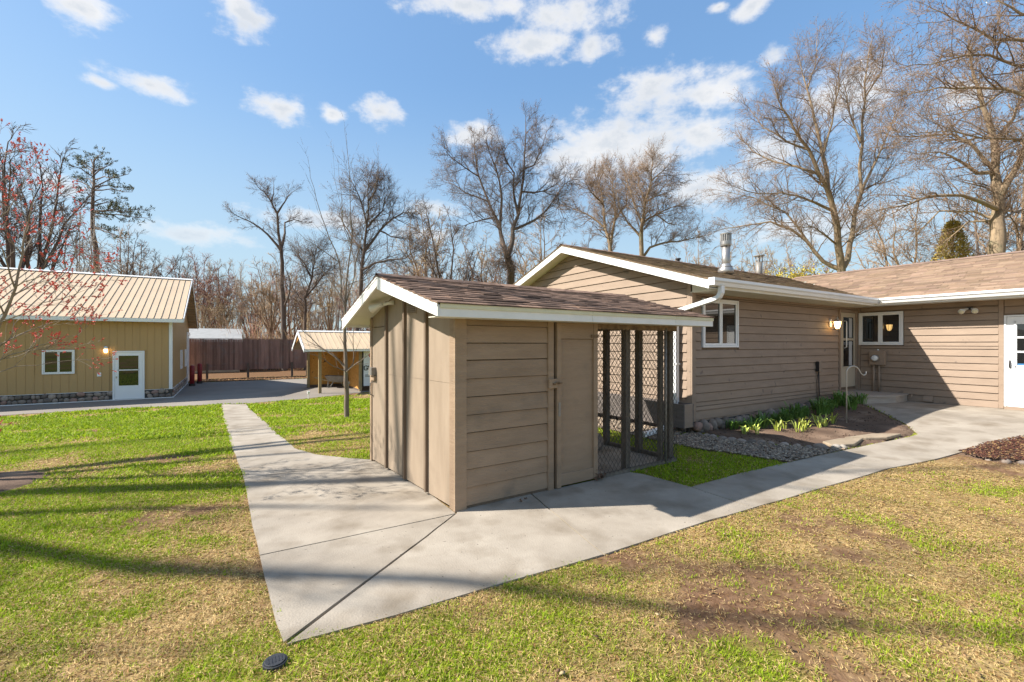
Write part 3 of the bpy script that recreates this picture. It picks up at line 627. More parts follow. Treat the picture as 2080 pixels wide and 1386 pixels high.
# louvre vent and flood lamp
vt = MB().fb(SIDE, .93, 1.18, 0, .008, 2.06, 2.22).build('vent', m_panel, shed)
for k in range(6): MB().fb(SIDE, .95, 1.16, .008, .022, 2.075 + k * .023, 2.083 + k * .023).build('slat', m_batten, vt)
fl = MB().tube([SIDE(1.62, .0, 2.2400), SIDE(1.66, .07, 2.2300), SIDE(1.74, .12, 2.2150)], [.035, .022, .022], 10).build('flood_lamp', m_soffit, shed, True)
MB().tube([SIDE(1.72, .11, 2.2170), SIDE(1.78, .15, 2.2020), SIDE(1.86, .20, 2.1750), SIDE(1.875, .208, 2.1700)], [.03, .034, .06, .06], 16).build('bulb_housing', m_soffit, fl, True)
MB().tube([SIDE(1.876, .2085, 2.1698), SIDE(1.884, .214, 2.1670)], [.056, .04], 16).build('lens', m_lampw, fl, True)
# front wall of lap boards
zl = [.05, .235, .419, .599, .793, .977, 1.16, 1.351, 1.538, 1.716, 1.90, 1.985]
for z0, z1 in zip(zl[:-1], zl[1:]):
    b = MB(); j = rnd.uniform(-.006, .006); z0 += rnd.uniform(-.004, .003)
    b.hexa([FRONT(.112, .024 + j, z0), FRONT(1.168, .024 - j, z0), FRONT(1.168, 0, z0), FRONT(.112, 0, z0), FRONT(.112, .008, z1 - .009), FRONT(1.168, .008, z1 - .009), FRONT(1.168, -.004, z1 - .009), FRONT(.112, -.004, z1 - .009)])
    b.build('siding_board', m_shed, shed)
MB().fb(FRONT, .02, 1.2, -.06, -.012, Z0 - .02, 1.98).build('wall_backing', m_batten, shed)  # dark backing paints in the shadow lines between the lap boards
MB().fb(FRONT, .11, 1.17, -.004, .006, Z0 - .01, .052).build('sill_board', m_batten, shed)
MB().fb(FRONT, -.021, .112, -.0195, .032, Z0 - .01, 1.985).build('corner_board', m_shed, shed, bevel=.003)
MB().fb(FRONT, 1.168, 1.25, -.02, .034, Z0 - .005, 1.985).build('corner_board', m_shed, shed, bevel=.003)
# plank door of the run
door = MB().fb(FRONT, 1.345, 1.895, -.008, .012, .16, 1.76).build('door', m_shed, shed)
door['label'] = 'taupe framed door with one recessed panel'
for a0, a1, n1, z0, z1 in ((1.29, 1.352, .046, .0, 1.955), (1.878, 1.945, .040, .03, 1.955), (1.352, 1.878, .034, .015, .175), (1.352, 1.878, .034, 1.742, 1.955)):
    MB().fb(FRONT, a0, a1, -.01, n1, z0 + Z0, z1).build('door_frame', m_shed, door, bevel=.003)
MB().fb(FRONT, 1.306, 1.336, .046, .052, .86, 1.02).build('pull_plate', m_steel2, door)
MB().fb(FRONT, 1.16, 1.285, .034, .062, 1.19, 1.30).build('hasp_block', m_shed, door, bevel=.006)
MB().tube([FRONT(1.21, .072, 1.245), FRONT(1.34, .072, 1.25)], .010, 8).build('bolt', m_rust, door)
MB().tube([FRONT(1.23, .072, 1.23), FRONT(1.25, .09, 1.262), FRONT(1.29, .085, 1.262)], .007, 6).build('hook', m_rust, door)
for z in (1.78,): MB().fb(FRONT, 1.83, 1.95, .041, .047, z, z + .035).build('hinge', m_rust, door)
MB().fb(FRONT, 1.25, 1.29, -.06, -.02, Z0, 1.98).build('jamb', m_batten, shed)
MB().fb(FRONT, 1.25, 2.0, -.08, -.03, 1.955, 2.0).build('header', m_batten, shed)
# partition and far walls
MB().fb(Fr(S(1.955, .02, 0), UY, UX), 0, 2.40, -.03, .0, Z0, 2.0).build('partition', m_shed, shed)
MB().fb(Fr(S(0, 2.44, 0), UX, UY), 0, 1.95, -.03, 0.02, Z0, 1.96).build('back_wall', m_shed, shed)
# dog run: floor, posts, rails
slab([(S(1.97, .02, 0).x, S(1.97, .02, 0).y), (S(3.5, .02, 0).x, S(3.5, .02, 0).y), (S(3.5, 2.44, 0).x, S(3.5, 2.44, 0).y), (S(1.97, 2.44, 0).x, S(1.97, 2.44, 0).y)], 'floor_slab', m_conc, shed, lift=.03)
def post(a, b, w, z1, m=m_post): return MB().hexa([S(a, b, Z0 - .03), S(a + w, b, Z0 - .03), S(a + w, b + w, Z0 - .03), S(a, b + w, Z0 - .03), S(a, b, z1), S(a + w, b, z1), S(a + w, b + w, z1), S(a, b + w, z1)]).build('post', m, shed, bevel=.004)
post(2.52, .02, .085, 1.99); post(3.42, .02, .09, 2.0); post(3.24, .03, .06, 1.99)
post(3.43, .56, .085, 2.1); post(3.43, 1.22, .085, 2.2); post(3.43, 1.82, .085, 2.2); post(3.43, 2.36, .085, 2.1); post(2.6, 2.36, .085, 2.1)
MB().tube([FRONT(3.29, .012, Z0), FRONT(3.29, .012, 1.93)], .02, 10).build('pipe', m_steel2, shed, True)
MB().fb(FRONT, 1.955, 3.53, -.01, .022, 1.885, 1.965).build('rail', m_rust, shed)
MB().fb(FRONT, 1.955, 3.53, -.02, .018, Z0 - .01, .062).build('rail', m_post, shed)
EF = Fr(S(3.515, 0, 0), UY, UX)
MB().fb(EF, .0, 2.44, -.06, .0, Z0, .085).build('rail', m_post, shed); MB().fb(EF, .0, 2.44, -.06, .0, 1.92, 2.0).build('rail', m_rust, shed)
MB().fb(Fr(S(2, 2.44, 0), UX, UY), 0, 1.5, -.06, 0, Z0, .085).build('rail', m_post, shed)
MB().fb(Fr(S(2, 2.44, 0), UX, UY), 0, 1.5, -.06, 0, 1.90, 1.98).build('rail', m_rust, shed)
def chainlink(fr, u0, u1, z0, z1, n, p=0.036, r=0.0031):
    """woven diamond wire: zigzag strands, each hooked into its neighbour"""
    V, F = [], []; h = p * 1.35
    ns = int((u1 - u0) / p) + 1; rows = int((z1 - z0) / h)
    for s in range(ns):
        pts = []
        for k in range(rows + 1):
            u = u0 + p * (s + (k + s) % 2)
            pts.append(fr(min(max(u, u0), u1), n + (.003 if k % 2 else -.003), z0 + k * h))
        for k in range(rows):
            a, b = pts[k], pts[k + 1]; t = (b - a).normalized(); s1 = t.cross(fr.N).normalized() * r; s2 = fr.N * r
            i = len(V)
            for q_ in (a, b): V += [q_ + s1, q_ - s1 * .5 + s2 * .87, q_ - s1 * .5 - s2 * .87]
            F += [(i, i + 1, i + 4, i + 3), (i + 1, i + 2, i + 5, i + 4), (i + 2, i, i + 3, i + 5)]
    o = MB().add(V, F).build('wire_mesh', m_wire, shed); return o
chainlink(FRONT, 1.96, 3.53, .05, 1.93, .028)
chainlink(EF, 0, 2.4, .05, 1.96, .006)
chainlink(Fr(S(2, 2.44, 0), UX, UY), 0, 1.5, .05, 1.95, .006)
# roof: deck, boards, soffit, shingles
def roofpiece(name, m, a0, a1, b0, b1, t0, t1, **k):     # t measured down from the roof top
    return MB().hexa([S(a0, b0, rz(b0) - t1), S(a1, b0, rz(b0) - t1), S(a1, b1, rz(b1) - t1), S(a0, b1, rz(b1) - t1),
                      S(a0, b0, rz(b0) - t0), S(a1, b0, rz(b0) - t0), S(a1, b1, rz(b1) - t0), S(a0, b1, rz(b1) - t0)]).build(name, m, shed, **k)
eps = 1e-4
roofpiece('roof_deck', m_soffit, A0 + .025, A1 - .025, FB + .022, RB - eps, .02, .052); roofpiece('roof_deck', m_soffit, A0 + .025, A1 - .025, RB + eps, BB - .022, .02, .052)
roofpiece('soffit', m_soffit, A0 + .028, A1 - .03, FB + .024, RB - eps, .085, .10); roofpiece('soffit', m_soffit, A0 + .028, A1 - .03, RB + eps, BB - .024, .085, .10)
for a in (A0, A1 - .024):
    for b0, b1 in ((FB, RB), (RB, BB)):
        MB().prism([S(a, b0, rz(b0) - .018), S(a, b1, rz(b1) - .018), S(a, b1, rz(b1) - .165), S(a, b0, rz(b0) - .128)], UX * .024).build('rake_board', m_white, shed, bevel=.003)
        MB().prism([S(a - .006, b0, rz(b0) - .001), S(a - .006, b1, rz(b1) - .001), S(a - .006, b1, rz(b1) - .032), S(a - .006, b0, rz(b0) - .032)], UX * .012).build('drip_edge', m_white, shed)
for a0, a1 in ((A0 + .0245, 1.62), (1.624, 3.16), (3.164, A1)):
    MB().fb(FRONT, a0, a1, -FB - .022, -FB, FZ - .128, FZ - .028).build('fascia_board', m_white, shed, bevel=.003)
    MB().fb(FRONT, a0, a1, -FB + .001, -FB + .010, FZ - .048, FZ - .006).build('drip_edge', m_cream, shed)
MB().fb(FRONT, A0 + .03, A1 - .03, -FB - .25, -FB - .024, FZ - .128, FZ - .118).build('soffit', m_soffit, shed)
MB().fb(Fr(S(0, BB, 0), UX, UY), A0, A1, -.022, 0, BZ - .128, BZ - .02).build('fascia_board', m_white, shed)
nc = 13; ex = (RB - FB + .02) / nc
sl = (RZ - FZ) / (RB - FB)
rsh = random.Random(77)
for c in range(nc):
    b0 = FB - .018 + c * ex; b1 = min(b0 + ex * 1.35, RB + .01); a = A0 - .012 - rsh.uniform(0, .18)
    while a < A1 + .01:
        w = rsh.choice((.14, .19, .24, .30, .36)); aa, ab = max(a, A0 - .014), min(a + w - .003, A1 + .012); a += w
        if ab - aa < .02: continue
        tk = .011 + rsh.choice((0, 0, .006)) + rsh.uniform(0, .002); dz = rsh.uniform(0, .006); f = lambda b: FZ + sl * (b - FB)
        MB().hexa([S(aa, b0 - dz, f(b0) + .001), S(ab, b0 - dz, f(b0) + .001), S(ab, b1, f(b1) - .012), S(aa, b1, f(b1) - .012),
                   S(aa, b0 - dz, f(b0) + tk), S(ab, b0 - dz, f(b0) + tk), S(ab, b1, f(b1) + .002), S(aa, b1, f(b1) + .002)]).build('shingle', m_shing, shed)
bk = MB()
for c in range(nc):
    b1 = BB + .015 - c * .115; b0 = max(b1 - .15, RB)
    bk.hexa([S(A0 - .01, b0, rz(b0) - .012), S(A1 + .01, b0, rz(b0) - .012), S(A1 + .01, b1, rz(b1) + .001), S(A0 - .01, b1, rz(b1) + .001),
             S(A0 - .01, b0, rz(b0) + .002), S(A1 + .01, b0, rz(b0) + .002), S(A1 + .01, b1, rz(b1) + .013), S(A0 - .01, b1, rz(b1) + .013)])
bk.build('shingle_courses', m_shing, shed)['kind'] = 'stuff'
for k in range(15):
    a = A0 - .01 + k * .289
    MB().add([S(a, RB - .13, rz(RB - .13) + .012), S(a, RB, RZ + .03), S(a, RB + .13, rz(RB + .13) + .012), S(a + .284, RB - .13, rz(RB - .13) + .018), S(a + .284, RB, RZ + .036), S(a + .284, RB + .13, rz(RB + .13) + .018)],
             [(0, 1, 4, 3), (1, 2, 5, 4), (0, 3, 4, 1), (1, 4, 5, 2)][:2]).build('ridge_shingle', m_shing, shed)
# rock lying in the run, dead leaves caught at the door foot
o = MB().blob((S(3.05, 1.15, 0).x, S(3.05, 1.15, 0).y, .16), (.30, .22, .20), 14, 3, .2).build('boulder', m_stone, None, True)
tag(o, 'rough dark boulder lying on the floor of the wire dog run', 'boulder')
lfv = MB(); rl = random.Random(8)
for k in range(46):
    p = S(1.955 + rl.gauss(0, .05), -.06 + rl.gauss(0, .02), .035 + abs(rl.gauss(0, .035))); a = rl.uniform(0, 6); u = Vector((math.cos(a), math.sin(a), rl.uniform(-.6, .6))) * rl.uniform(.018, .035); w = Vector((-u.y, u.x, rl.uniform(-.02, .02))) * .45
    lfv.add([p - u, p + w, p + u, p - w], [(0, 1, 2, 3)])
lo = lfv.build('dry_leaves', mat('dry_leaf', (.10, .055, .035), (.16, .09, .05), .9, (30, 30, 30)), None); tag(lo, 'dry brown leaves caught at the foot of the dog run door', 'leaves', kind='stuff')
for k, (x, y) in enumerate(((2.66, 4.05), (2.74, 4.08))):
    a = rl.uniform(0, 6); u = Vector((math.cos(a) * .03, math.sin(a) * .03, .01)); w = Vector((-u.y * .6, u.x * .6, .012)); p = Vector((x, y, .03))
    o = MB().add([p - u, p + w, p + u * 1.1, p - w, p + Vector((0, 0, -.004))], [(0, 1, 4), (1, 2, 4), (2, 3, 4), (3, 0, 4)]).build('fallen_leaf', MATS['dry_leaf'], None)
    tag(o, ('curled brown leaf on the concrete under the lap siding, closer to the shed corner', 'curled brown leaf on the concrete under the lap siding, closer to the dog run door')[k], 'leaf')

# ------------------------------------------------------------------ the house: main block with gable, and the wing across the patio
HX, HYW, WX = 7.53, 5.508, 14.71
house = thing('house', (HX + .1, HYW + .1, 0.0), 'taupe lap sided house with a gable end, white gutters and a wing across the patio', 'house')
LW = Fr((HX, HYW, 0), (1, 0, 0), (0, -1, 0)); WW = Fr((WX, HYW, 0), (0, -1, 0), (-1, 0, 0)); GW = Fr((HX, HYW, 0), (0, 1, 0), (-1, 0, 0))
RIDGE_Y, RIDGE_Z, EZ = 9.05, 4.22, 2.87                   # ridge of the main block; top of the roof edge
EY, EX = 4.90, 14.12                                      # roof edges over the long wall and over the wing wall
SLH = (RIDGE_Z - EZ) / (RIDGE_Y - EY)
RIDGE_X = EX + (RIDGE_Z - EZ) / SLH
SOF = 2.70
def cutspans(u0, u1, z0, z1, holes):
    sp = [(u0, u1)]
    for (h0, h1, k0, k1) in holes:
        if z1 > k0 + .01 and z0 < k1 - .01:
            sp = [q_ for a, b in sp for q_ in ((a, min(b, h0)), (max(a, h1), b)) if q_[1] - q_[0] > .02]
    return sp
def lap(fr, u0, u1, z0, z1, ex, holes, top=None, seed=0):
    g = random.Random(seed); z = z0; k = 0
    while z < z1 - .02:
        zt = min(z + ex, z1)
        # a board that starts or stops partly beside an opening is cut at the opening's edge
        ks = sorted({z, zt} | {h[i] for h in holes for i in (2, 3) if z + .02 < h[i] < zt - .02})
        for za, zb in zip(ks[:-1], ks[1:]):
            for a, b in cutspans(u0, u1, za, zb, holes):
                la = lambda zz, n0: .006 + .018 * (1 - (zz - z) / ex)
                ab, at_, bb, bt = a, a, b, b
                if top:
                    lo, hi = top(za), top(min(zb + .01, z1)); ab, bb = max(a, lo[0]), min(b, lo[1]); at_, bt = max(a, hi[0]), min(b, hi[1])
                    if bb - ab < .03: continue
                    if bt < at_: at_ = bt = (at_ + bt) / 2
                cut = [None]
                joints = []
                if not top and b - a > 3.2 and g.random() < .6: joints = [a + g.uniform(.25, .75) * (b - a)]
                pr = [(ab, bb, at_, bt)]
                if joints: pr = [(ab, joints[0] - .0015, at_, joints[0] - .0015), (joints[0] + .0015, bb, joints[0] + .0015, bt)]
                for (p0, p1, q0, q1) in pr:
                    n0, n1 = la(za, 0), la(zb, 0) - .002; j = g.uniform(-.002, .002)
                    zc = zb - .013
                    MB().hexa([fr(p0, n0 + j, za), fr(p1, n0 - j, za), fr(p1, -.004, za), fr(p0, -.004, za),
                               fr(q0, n1, zc), fr(q1, n1, zc), fr(q1, -.006, zc), fr(q0, -.006, zc)]).build('siding_board', m_house, house)
        z += ex
lap(LW, .10, 7.09, .25, SOF + .02, .168, [(.27, 1.52, 1.60, 2.64), (6.03, 7.15, .50, 2.64)], seed=1)
lap(WW, .09, 2.705, .262, SOF + .02, .1662, [(.035, 1.03, 1.66, 2.565)], seed=2)
lap(WW, 2.80, 3.86, 2.38, SOF + .02, .1662, [], seed=3); lap(WW, 3.95, 7.5, .262, SOF + .02, .1662, [], seed=4)
gtop = lambda z: (max(.0, (EY - HYW) + (z + .12 - EZ) / SLH), min(7.08, (RIDGE_Y - HYW) + (RIDGE_Y - EY) - (z + .12 - EZ) / SLH))
lap(GW, .10, 7.0, .30, 4.16, .178, [], top=gtop, seed=5)
# solid walls behind the boards, dark to paint the shade in the gaps
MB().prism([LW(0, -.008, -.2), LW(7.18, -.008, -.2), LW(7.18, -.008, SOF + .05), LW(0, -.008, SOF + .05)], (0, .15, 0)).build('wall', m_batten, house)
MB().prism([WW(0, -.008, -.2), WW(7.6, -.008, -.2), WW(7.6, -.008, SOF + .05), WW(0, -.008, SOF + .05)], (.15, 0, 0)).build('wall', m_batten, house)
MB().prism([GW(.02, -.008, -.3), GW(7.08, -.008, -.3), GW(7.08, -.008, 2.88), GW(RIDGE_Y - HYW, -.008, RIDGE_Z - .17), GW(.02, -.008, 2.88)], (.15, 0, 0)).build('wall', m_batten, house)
MB().box(HX + .1, WX + 8, 12.45, 12.6, -.6, SOF).build('wall', m_house, house)
for fr, u0, u1, z0, z1, n1 in ((LW, -.028, .085, .235, SOF, .03), (GW, .007, .09, .235, 2.88, .028), (LW, 7.10, 7.18, .30, SOF, .028), (WW, .029, .082, .30, SOF, .026), (WW, 2.71, 2.79, .262, SOF, .03), (WW, 3.865, 3.945, .262, SOF, .03)):
    MB().fb(fr, u0, u1, -.006, n1, z0, z1).build('corner_board', m_house, house, bevel=.003)
MB().fb(LW, .0, 6.2, -.006, .012, .205, .249).build('skirt_board', m_house, house); MB().fb(GW, .0, 7.0, -.006, .012, .255, .299).build('skirt_board', m_house, house)
MB().fb(WW, 2.80, 3.86, -.006, .05, .235, .315).build('threshold', m_house, house)
MB().fb(WW, 2.80, 3.86, -.006, .03, 2.35, 2.38).build('trim_board', m_batten, house)

def window(parent, fr, u0, u1, z0, z1, n=.03, sash=2, fw=.035, sw=.045, m=m_vinyl):
    b = MB()
    for a0, a1, c0, c1 in ((u0, u1, z0, z0 + fw), (u0, u1, z1 - fw, z1), (u0, u0 + fw, z0 + fw, z1 - fw), (u1 - fw, u1, z0 + fw, z1 - fw)): b.fb(fr, a0, a1, -.004, n + .012, c0, c1)
    w = b.build('window', m, parent, bevel=.003)
    wd = (u1 - u0 - 2 * fw) / sash
    for k in range(sash):
        a0 = u0 + fw + k * wd + .002; a1 = a0 + wd - .004; s = MB(); c0, c1 = z0 + fw + .002, z1 - fw - .002
        for x0, x1, y0, y1 in ((a0, a1, c0, c0 + sw), (a0, a1, c1 - sw, c1), (a0, a0 + sw, c0 + sw, c1 - sw), (a1 - sw, a1, c0 + sw, c1 - sw)): s.fb(fr, x0, x1, -.003, n, y0, y1)
        s.build('sash', m, w, bevel=.002)
        MB().fb(fr, a0 + sw - .004, a1 - sw + .004, .002, .010, c0 + sw - .004, c1 - sw + .004).build('pane', m_glass, w)
    return w
window(house, LW, .30, 1.49, 1.635, 2.60)['label'] = 'white two-sash window near the house corner'
window(house, WW, .05, 1.01, 1.68, 2.55)['label'] = 'white two-sash window on the wing wall'
# storm door on the long wall
b = MB()
for a0, a1, c0, c1 in ((6.06, 6.14, .50, 2.62), (7.02, 7.10, .50, 2.62), (6.14, 7.02, 2.55, 2.62)): b.fb(LW, a0, a1, -.004, .034, c0, c1)
b.build('door_casing', m_house, house, bevel=.003)
dA = MB().fb(LW, 6.15, 7.01, -.003, .016, .56, 2.54).build('door', mat('storm_door_paint', (.52, .44, .33), (.46, .39, .29), .5, (3, 3, 3)), house)
dA['label'] = 'tan storm door with tall glass panes, up on the wooden step'
for c0, c1 in ((1.11, 1.80), (1.86, 2.42)):
    MB().fb(LW, 6.27, 6.89, .0165, .021, c0, c1).build('pane', m_glass, dA)
    MB().fb(LW, 6.62, 6.80, .0212, .0225, c0 + .02, c1 - .02).build('curtain', m_curtain, dA)
    for a0, a1, d0, d1 in ((6.24, 6.92, c1, c1 + .03), (6.24, 6.92, c0 - .03, c0), (6.24, 6.27, c0, c1), (6.89, 6.92, c0, c1)): MB().fb(LW, a0, a1, .016, .03, d0, d1).build('glazing_bar', MATS['storm_door_paint'], dA)
MB().tube([LW(6.36, .016, 2.32), LW(6.36, .07, 2.30), LW(6.36, .07, 1.62), LW(6.36, .016, 1.60)], .014, 8).build('handle', m_vinyl, dA, True)
# white door of the wing
b = MB()
for a0, a1, c0, c1 in ((2.795, 2.835, .316, 2.345), (3.80, 3.845, .316, 2.345), (2.835, 3.80, 2.31, 2.345)): b.fb(WW, a0, a1, -.004, .036, c0, c1)
b.build('door_casing', m_vinyl, house, bevel=.003)
dB = MB().fb(WW, 2.84, 3.795, -.003, .02, .318, 2.305).build('door', m_door, house, bevel=.004); dB['label'] = 'bright white door with a small paned window'
for i in range(2):
    for j in range(3):
        u0 = 2.97 + .24 * i + .02; z0 = 1.24 + j * .315
        MB().fb(WW, u0, u0 + .33 * (1 if i else .55), .0205, .024, z0, z0 + .27).build('pane', m_glass, dB)
for a0, a1, d0, d1 in ((2.955, 3.6, 1.19, 1.225), (2.955, 3.6, 2.175, 2.21), (2.945, 2.975, 1.19, 2.21), (3.58, 3.61, 1.19, 2.21), (2.975, 3.58, 1.515, 1.545), (2.975, 3.58, 1.83, 1.86), (3.175, 3.20, 1.225, 2.175)):
    MB().fb(WW, a0, a1, .02, .032, d0, d1).build('glazing_bar', m_door, dB)
MB().fb(WW, 3.0, 3.4, .0245, .026, 1.245, 1.275).build('tape', m_blue, dB)
MB().tube([WW(2.885, .02, 1.17), WW(2.885, .05, 1.20), WW(2.885, .055, 1.26), WW(2.885, .05, 1.31), WW(2.885, .02, 1.34)], .014, 8).build('handle', m_darkm, dB, True)

# soffits, fascia, gutters
def slotted(fr_pts, name, axis_len): pass
MB().box(7.5, EX + .02, EY + .02, HYW + .01, SOF - .012, SOF).build('soffit', m_soffit, house)
for k in range(34):
    x = 7.56 + k * .2
    if x < EX: MB().box(x, x + .012, EY + .03, HYW - .03, SOF - .017, SOF - .0125).build('soffit_rib', m_soffit, house)
MB().box(EX + .021, WX + .01, -2.2, HYW - .01, SOF + .001, SOF + .013).build('soffit', m_soffit, house)
MB().box(7.22, EX, EY, EY + .019, SOF - .01, EZ - .02).build('fascia_board', m_white, house); MB().box(EX, EX + .019, -2.2, EY, SOF - .01, EZ - .02).build('fascia_board', m_white, house)
def gutter(p0, p1, out, z1, name='gutter'):
    p0, p1, out = Vector(p0), Vector(p1), Vector(out)
    prof = [(.002, 0), (.002, -.13), (.075, -.13), (.10, -.075), (.125, -.05), (.125, 0), (.11, 0), (.11, -.045), (.088, -.072), (.068, -.118), (.014, -.118), (.014, 0)]
    a = [p0 + out * x + Vector((0, 0, z1 + z)) for x, z in prof]
    return MB().prism(a, p1 - p0).build(name, m_vinyl, house)
gutter((7.16, EY, 0), (EX - .002, EY, 0), (0, -1, 0), EZ - .005); gutter((EX, EY - .125, 0), (EX, -2.2, 0), (-1, 0, 0), EZ - .003)
MB().box(7.150, 7.159, EY - .125, EY, EZ - .135, EZ - .002).build('gutter_end', m_vinyl, house)
# rake boards and gable soffit
def hz(y): return EZ + SLH * (y - EY) if y < RIDGE_Y else RIDGE_Z - SLH * (y - RIDGE_Y)
YB = 2 * RIDGE_Y - EY
for y0, y1 in ((EY, RIDGE_Y - eps), (RIDGE_Y + eps, YB)):
    MB().prism([(7.17, y0, hz(y0) - .02), (7.17, y1, hz(y1) - .02), (7.17, y1, hz(y1) - .20), (7.17, y0, hz(y0) - .19)], (.025, 0, 0)).build('rake_board', m_white, house, bevel=.003)
    MB().prism([(7.196, y0, hz(y0) - .155), (7.196, y1, hz(y1) - .155), (7.196, y1, hz(y1) - .17), (7.196, y0, hz(y0) - .17)], (HX - 7.20, 0, 0)).build('soffit', m_soffit, house)
    MB().prism([(7.155, y0, hz(y0) - .001), (7.155, y1, hz(y1) - .001), (7.155, y1, hz(y1) - .028), (7.155, y0, hz(y0) - .028)], (.012, 0, 0)).build('drip_edge', m_rust, house)
MB().prism([(7.5, EY + .02, SOF + .001), (7.5, HYW - .032, SOF + .001), (7.5, HYW - .032, hz(HYW - .03) - .06), (7.5, EY + .02, hz(EY + .02) - .06)], (.02, 0, 0)).build('eave_return', m_soffit, house)
MB().prism([(7.18, EY, EZ - .03), (7.18, RIDGE_Y, RIDGE_Z - .03), (7.18, YB, EZ - .03), (7.18, YB, EZ - .05), (7.18, RIDGE_Y, RIDGE_Z - .05), (7.18, EY, EZ - .05)], (RIDGE_X - 7.18, 0, 0)).build('roof_deck', m_soffit, house)
MB().prism([(EX, -2.3, EZ - .03), (RIDGE_X, -2.3, RIDGE_Z - .03), (2 * RIDGE_X - EX, -2.3, EZ - .03), (2 * RIDGE_X - EX, -2.3, EZ - .05), (RIDGE_X, -2.3, RIDGE_Z - .05), (EX, -2.3, EZ - .05)], (0, 15.0, 0)).build('roof_deck', m_soffit, house)
def courses(name, m, P, E, U, poly, L, H, ex, seed, tone):
    """shingle tabs laid in courses: P eave corner, E along the eave, U up the slope; poly in (along, up) says where the slope is"""
    g = random.Random(seed); V, F, Cc = [], [], []; N = Vector(E).cross(Vector(U)).normalized(); P, E, U = Vector(P), Vector(E), Vector(U)
    if N.z < 0: N = -N
    n = int(H / ex) + 1
    for c in range(n):
        h0 = c * ex - .02; a = -g.uniform(0, .3)
        while a < L:
            w = g.choice((.16, .22, .28, .34, .42)); a0, a1 = max(a, 0), min(a + w - .003, L); a += w
            if a1 - a0 < .02 or not inside(np.array([(a0 + a1) / 2]), np.array([h0 + ex * .6]), poly)[0]: continue
            h1 = h0 + ex * 1.3; t = .010 + g.choice((0, 0, .007)); i = len(V)
            V += [P + E * a0 + U * h0 + N * .0, P + E * a1 + U * h0 + N * .0, P + E * a0 + U * h0 + N * t, P + E * a1 + U * h0 + N * t, P + E * a1 + U * h1 + N * .001, P + E * a0 + U * h1 + N * .001]
            F += [(i, i + 1, i + 3, i + 2), (i + 2, i + 3, i + 4, i + 5)]
            k = 1 + g.uniform(-tone, tone); Cc += [(k, k * g.uniform(.96, 1.02), k * g.uniform(.93, 1.02))] * 6
    o = np_mesh(name, np.array([tuple(v) for v in V]), np.array(F), m, house, col=np.array(Cc), off=tuple(rootsum(house)))
    o['kind'] = 'stuff'; return o
su = math.hypot(1, SLH); HL = (RIDGE_Y - EY) * su
courses('shingle_courses', m_roofA, (7.15, EY - .02, EZ - .022), (1, 0, 0), (0, 1 / su, SLH / su), [(0, -.1), (EX - 7.15, -.1), (EX - 7.15 + .05, .0), (RIDGE_X - 7.15, HL), (0, HL + .05)], 12.5, HL, .142, 41, .38)
courses('shingle_courses', m_roofB, (EX - .02, EY, EZ - .022), (0, 1, 0), (1 / su, 0, SLH / su), [(-7.0, -.1), (-.05, -.1), (0, 0), (RIDGE_Y - EY, HL), (RIDGE_Y - EY, HL + .1), (-7.0, HL + .1)], 4.3, HL, .142, 42, .26)
courses('shingle_courses', m_roofB, (EX - .02, EY - 7.0, EZ - .022), (0, 1, 0), (1 / su, 0, SLH / su), [(0, -.1), (7.0, -.1), (7.0, HL + .1), (0, HL + .1)], 7.0, HL, .142, 43, .26)
courses('shingle_courses', m_roofA, (7.15, YB + .02, EZ - .022), (1, 0, 0), (0, -1 / su, SLH / su), [(0, -.1), (12.5, -.1), (12.5, HL + .1), (0, HL + .1)], 12.4, HL, .142, 44, .3)
for k in range(int((RIDGE_X - 7.15) / .29)):
    x = 7.15 + k * .29
    MB().add([(x, RIDGE_Y - .14, RIDGE_Z - .04), (x, RIDGE_Y, RIDGE_Z + .022), (x, RIDGE_Y + .14, RIDGE_Z - .04), (x + .286, RIDGE_Y - .14, RIDGE_Z - .034), (x + .286, RIDGE_Y, RIDGE_Z + .028), (x + .286, RIDGE_Y + .14, RIDGE_Z - .034)], [(0, 3, 4, 1), (1, 4, 5, 2)]).build('ridge_shingle', m_shing, house)
for k in range(38):
    y = -2.2 + k * .29
    MB().add([(RIDGE_X - .14, y, RIDGE_Z - .04), (RIDGE_X, y, RIDGE_Z + .022), (RIDGE_X + .14, y, RIDGE_Z - .04), (RIDGE_X - .14, y + .286, RIDGE_Z - .034), (RIDGE_X, y + .286, RIDGE_Z + .028), (RIDGE_X + .14, y + .286, RIDGE_Z - .034)], [(0, 1, 4, 3), (1, 2, 5, 4)]).build('ridge_shingle', mat('ridge_tan', (.24, .16, .115), (.2, .13, .1), .9, (9, 9, 9), rand=.15) if k == 0 else MATS['ridge_tan'], house)
# flues on the roof
f1 = MB().tube([(10.6, 6.77, 3.40), (10.6, 6.77, 4.24)], .098, 20).build('flue', m_steel, house, True)
MB().tube([(10.6, 6.77, 3.46), (10.6, 6.77, 3.56), (10.6, 6.77, 3.68), (10.6, 6.77, 3.72)], [.19, .185, .12, .105], 20).build('flashing', m_steel, f1, True)
MB().tube([(10.6, 6.77, 3.63), (10.6, 6.77, 3.645)], .155, 20).build('storm_collar', m_steel2, f1, True)
MB().tube([(10.6, 6.77, 4.16), (10.6, 6.77, 4.20), (10.6, 6.77, 4.28)], [.125, .132, .132], 20).build('collar', m_steel, f1)
for k in range(16):
    a = k * math.pi / 8
    MB().tube([(10.6 + .12 * math.cos(a), 6.77 + .12 * math.sin(a), 4.28), (10.6 + .12 * math.cos(a), 6.77 + .12 * math.sin(a), 4.45)], .014, 6).build('louvre', m_steel, f1)
MB().tube([(10.6, 6.77, 4.28), (10.6, 6.77, 4.44)], .085, 14).build('cowl', m_darkm, f1); MB().tube([(10.6, 6.77, 4.445), (10.6, 6.77, 4.475), (10.6, 6.77, 4.485)], [.135, .135, .10], 20).build('cap', m_steel2, f1)
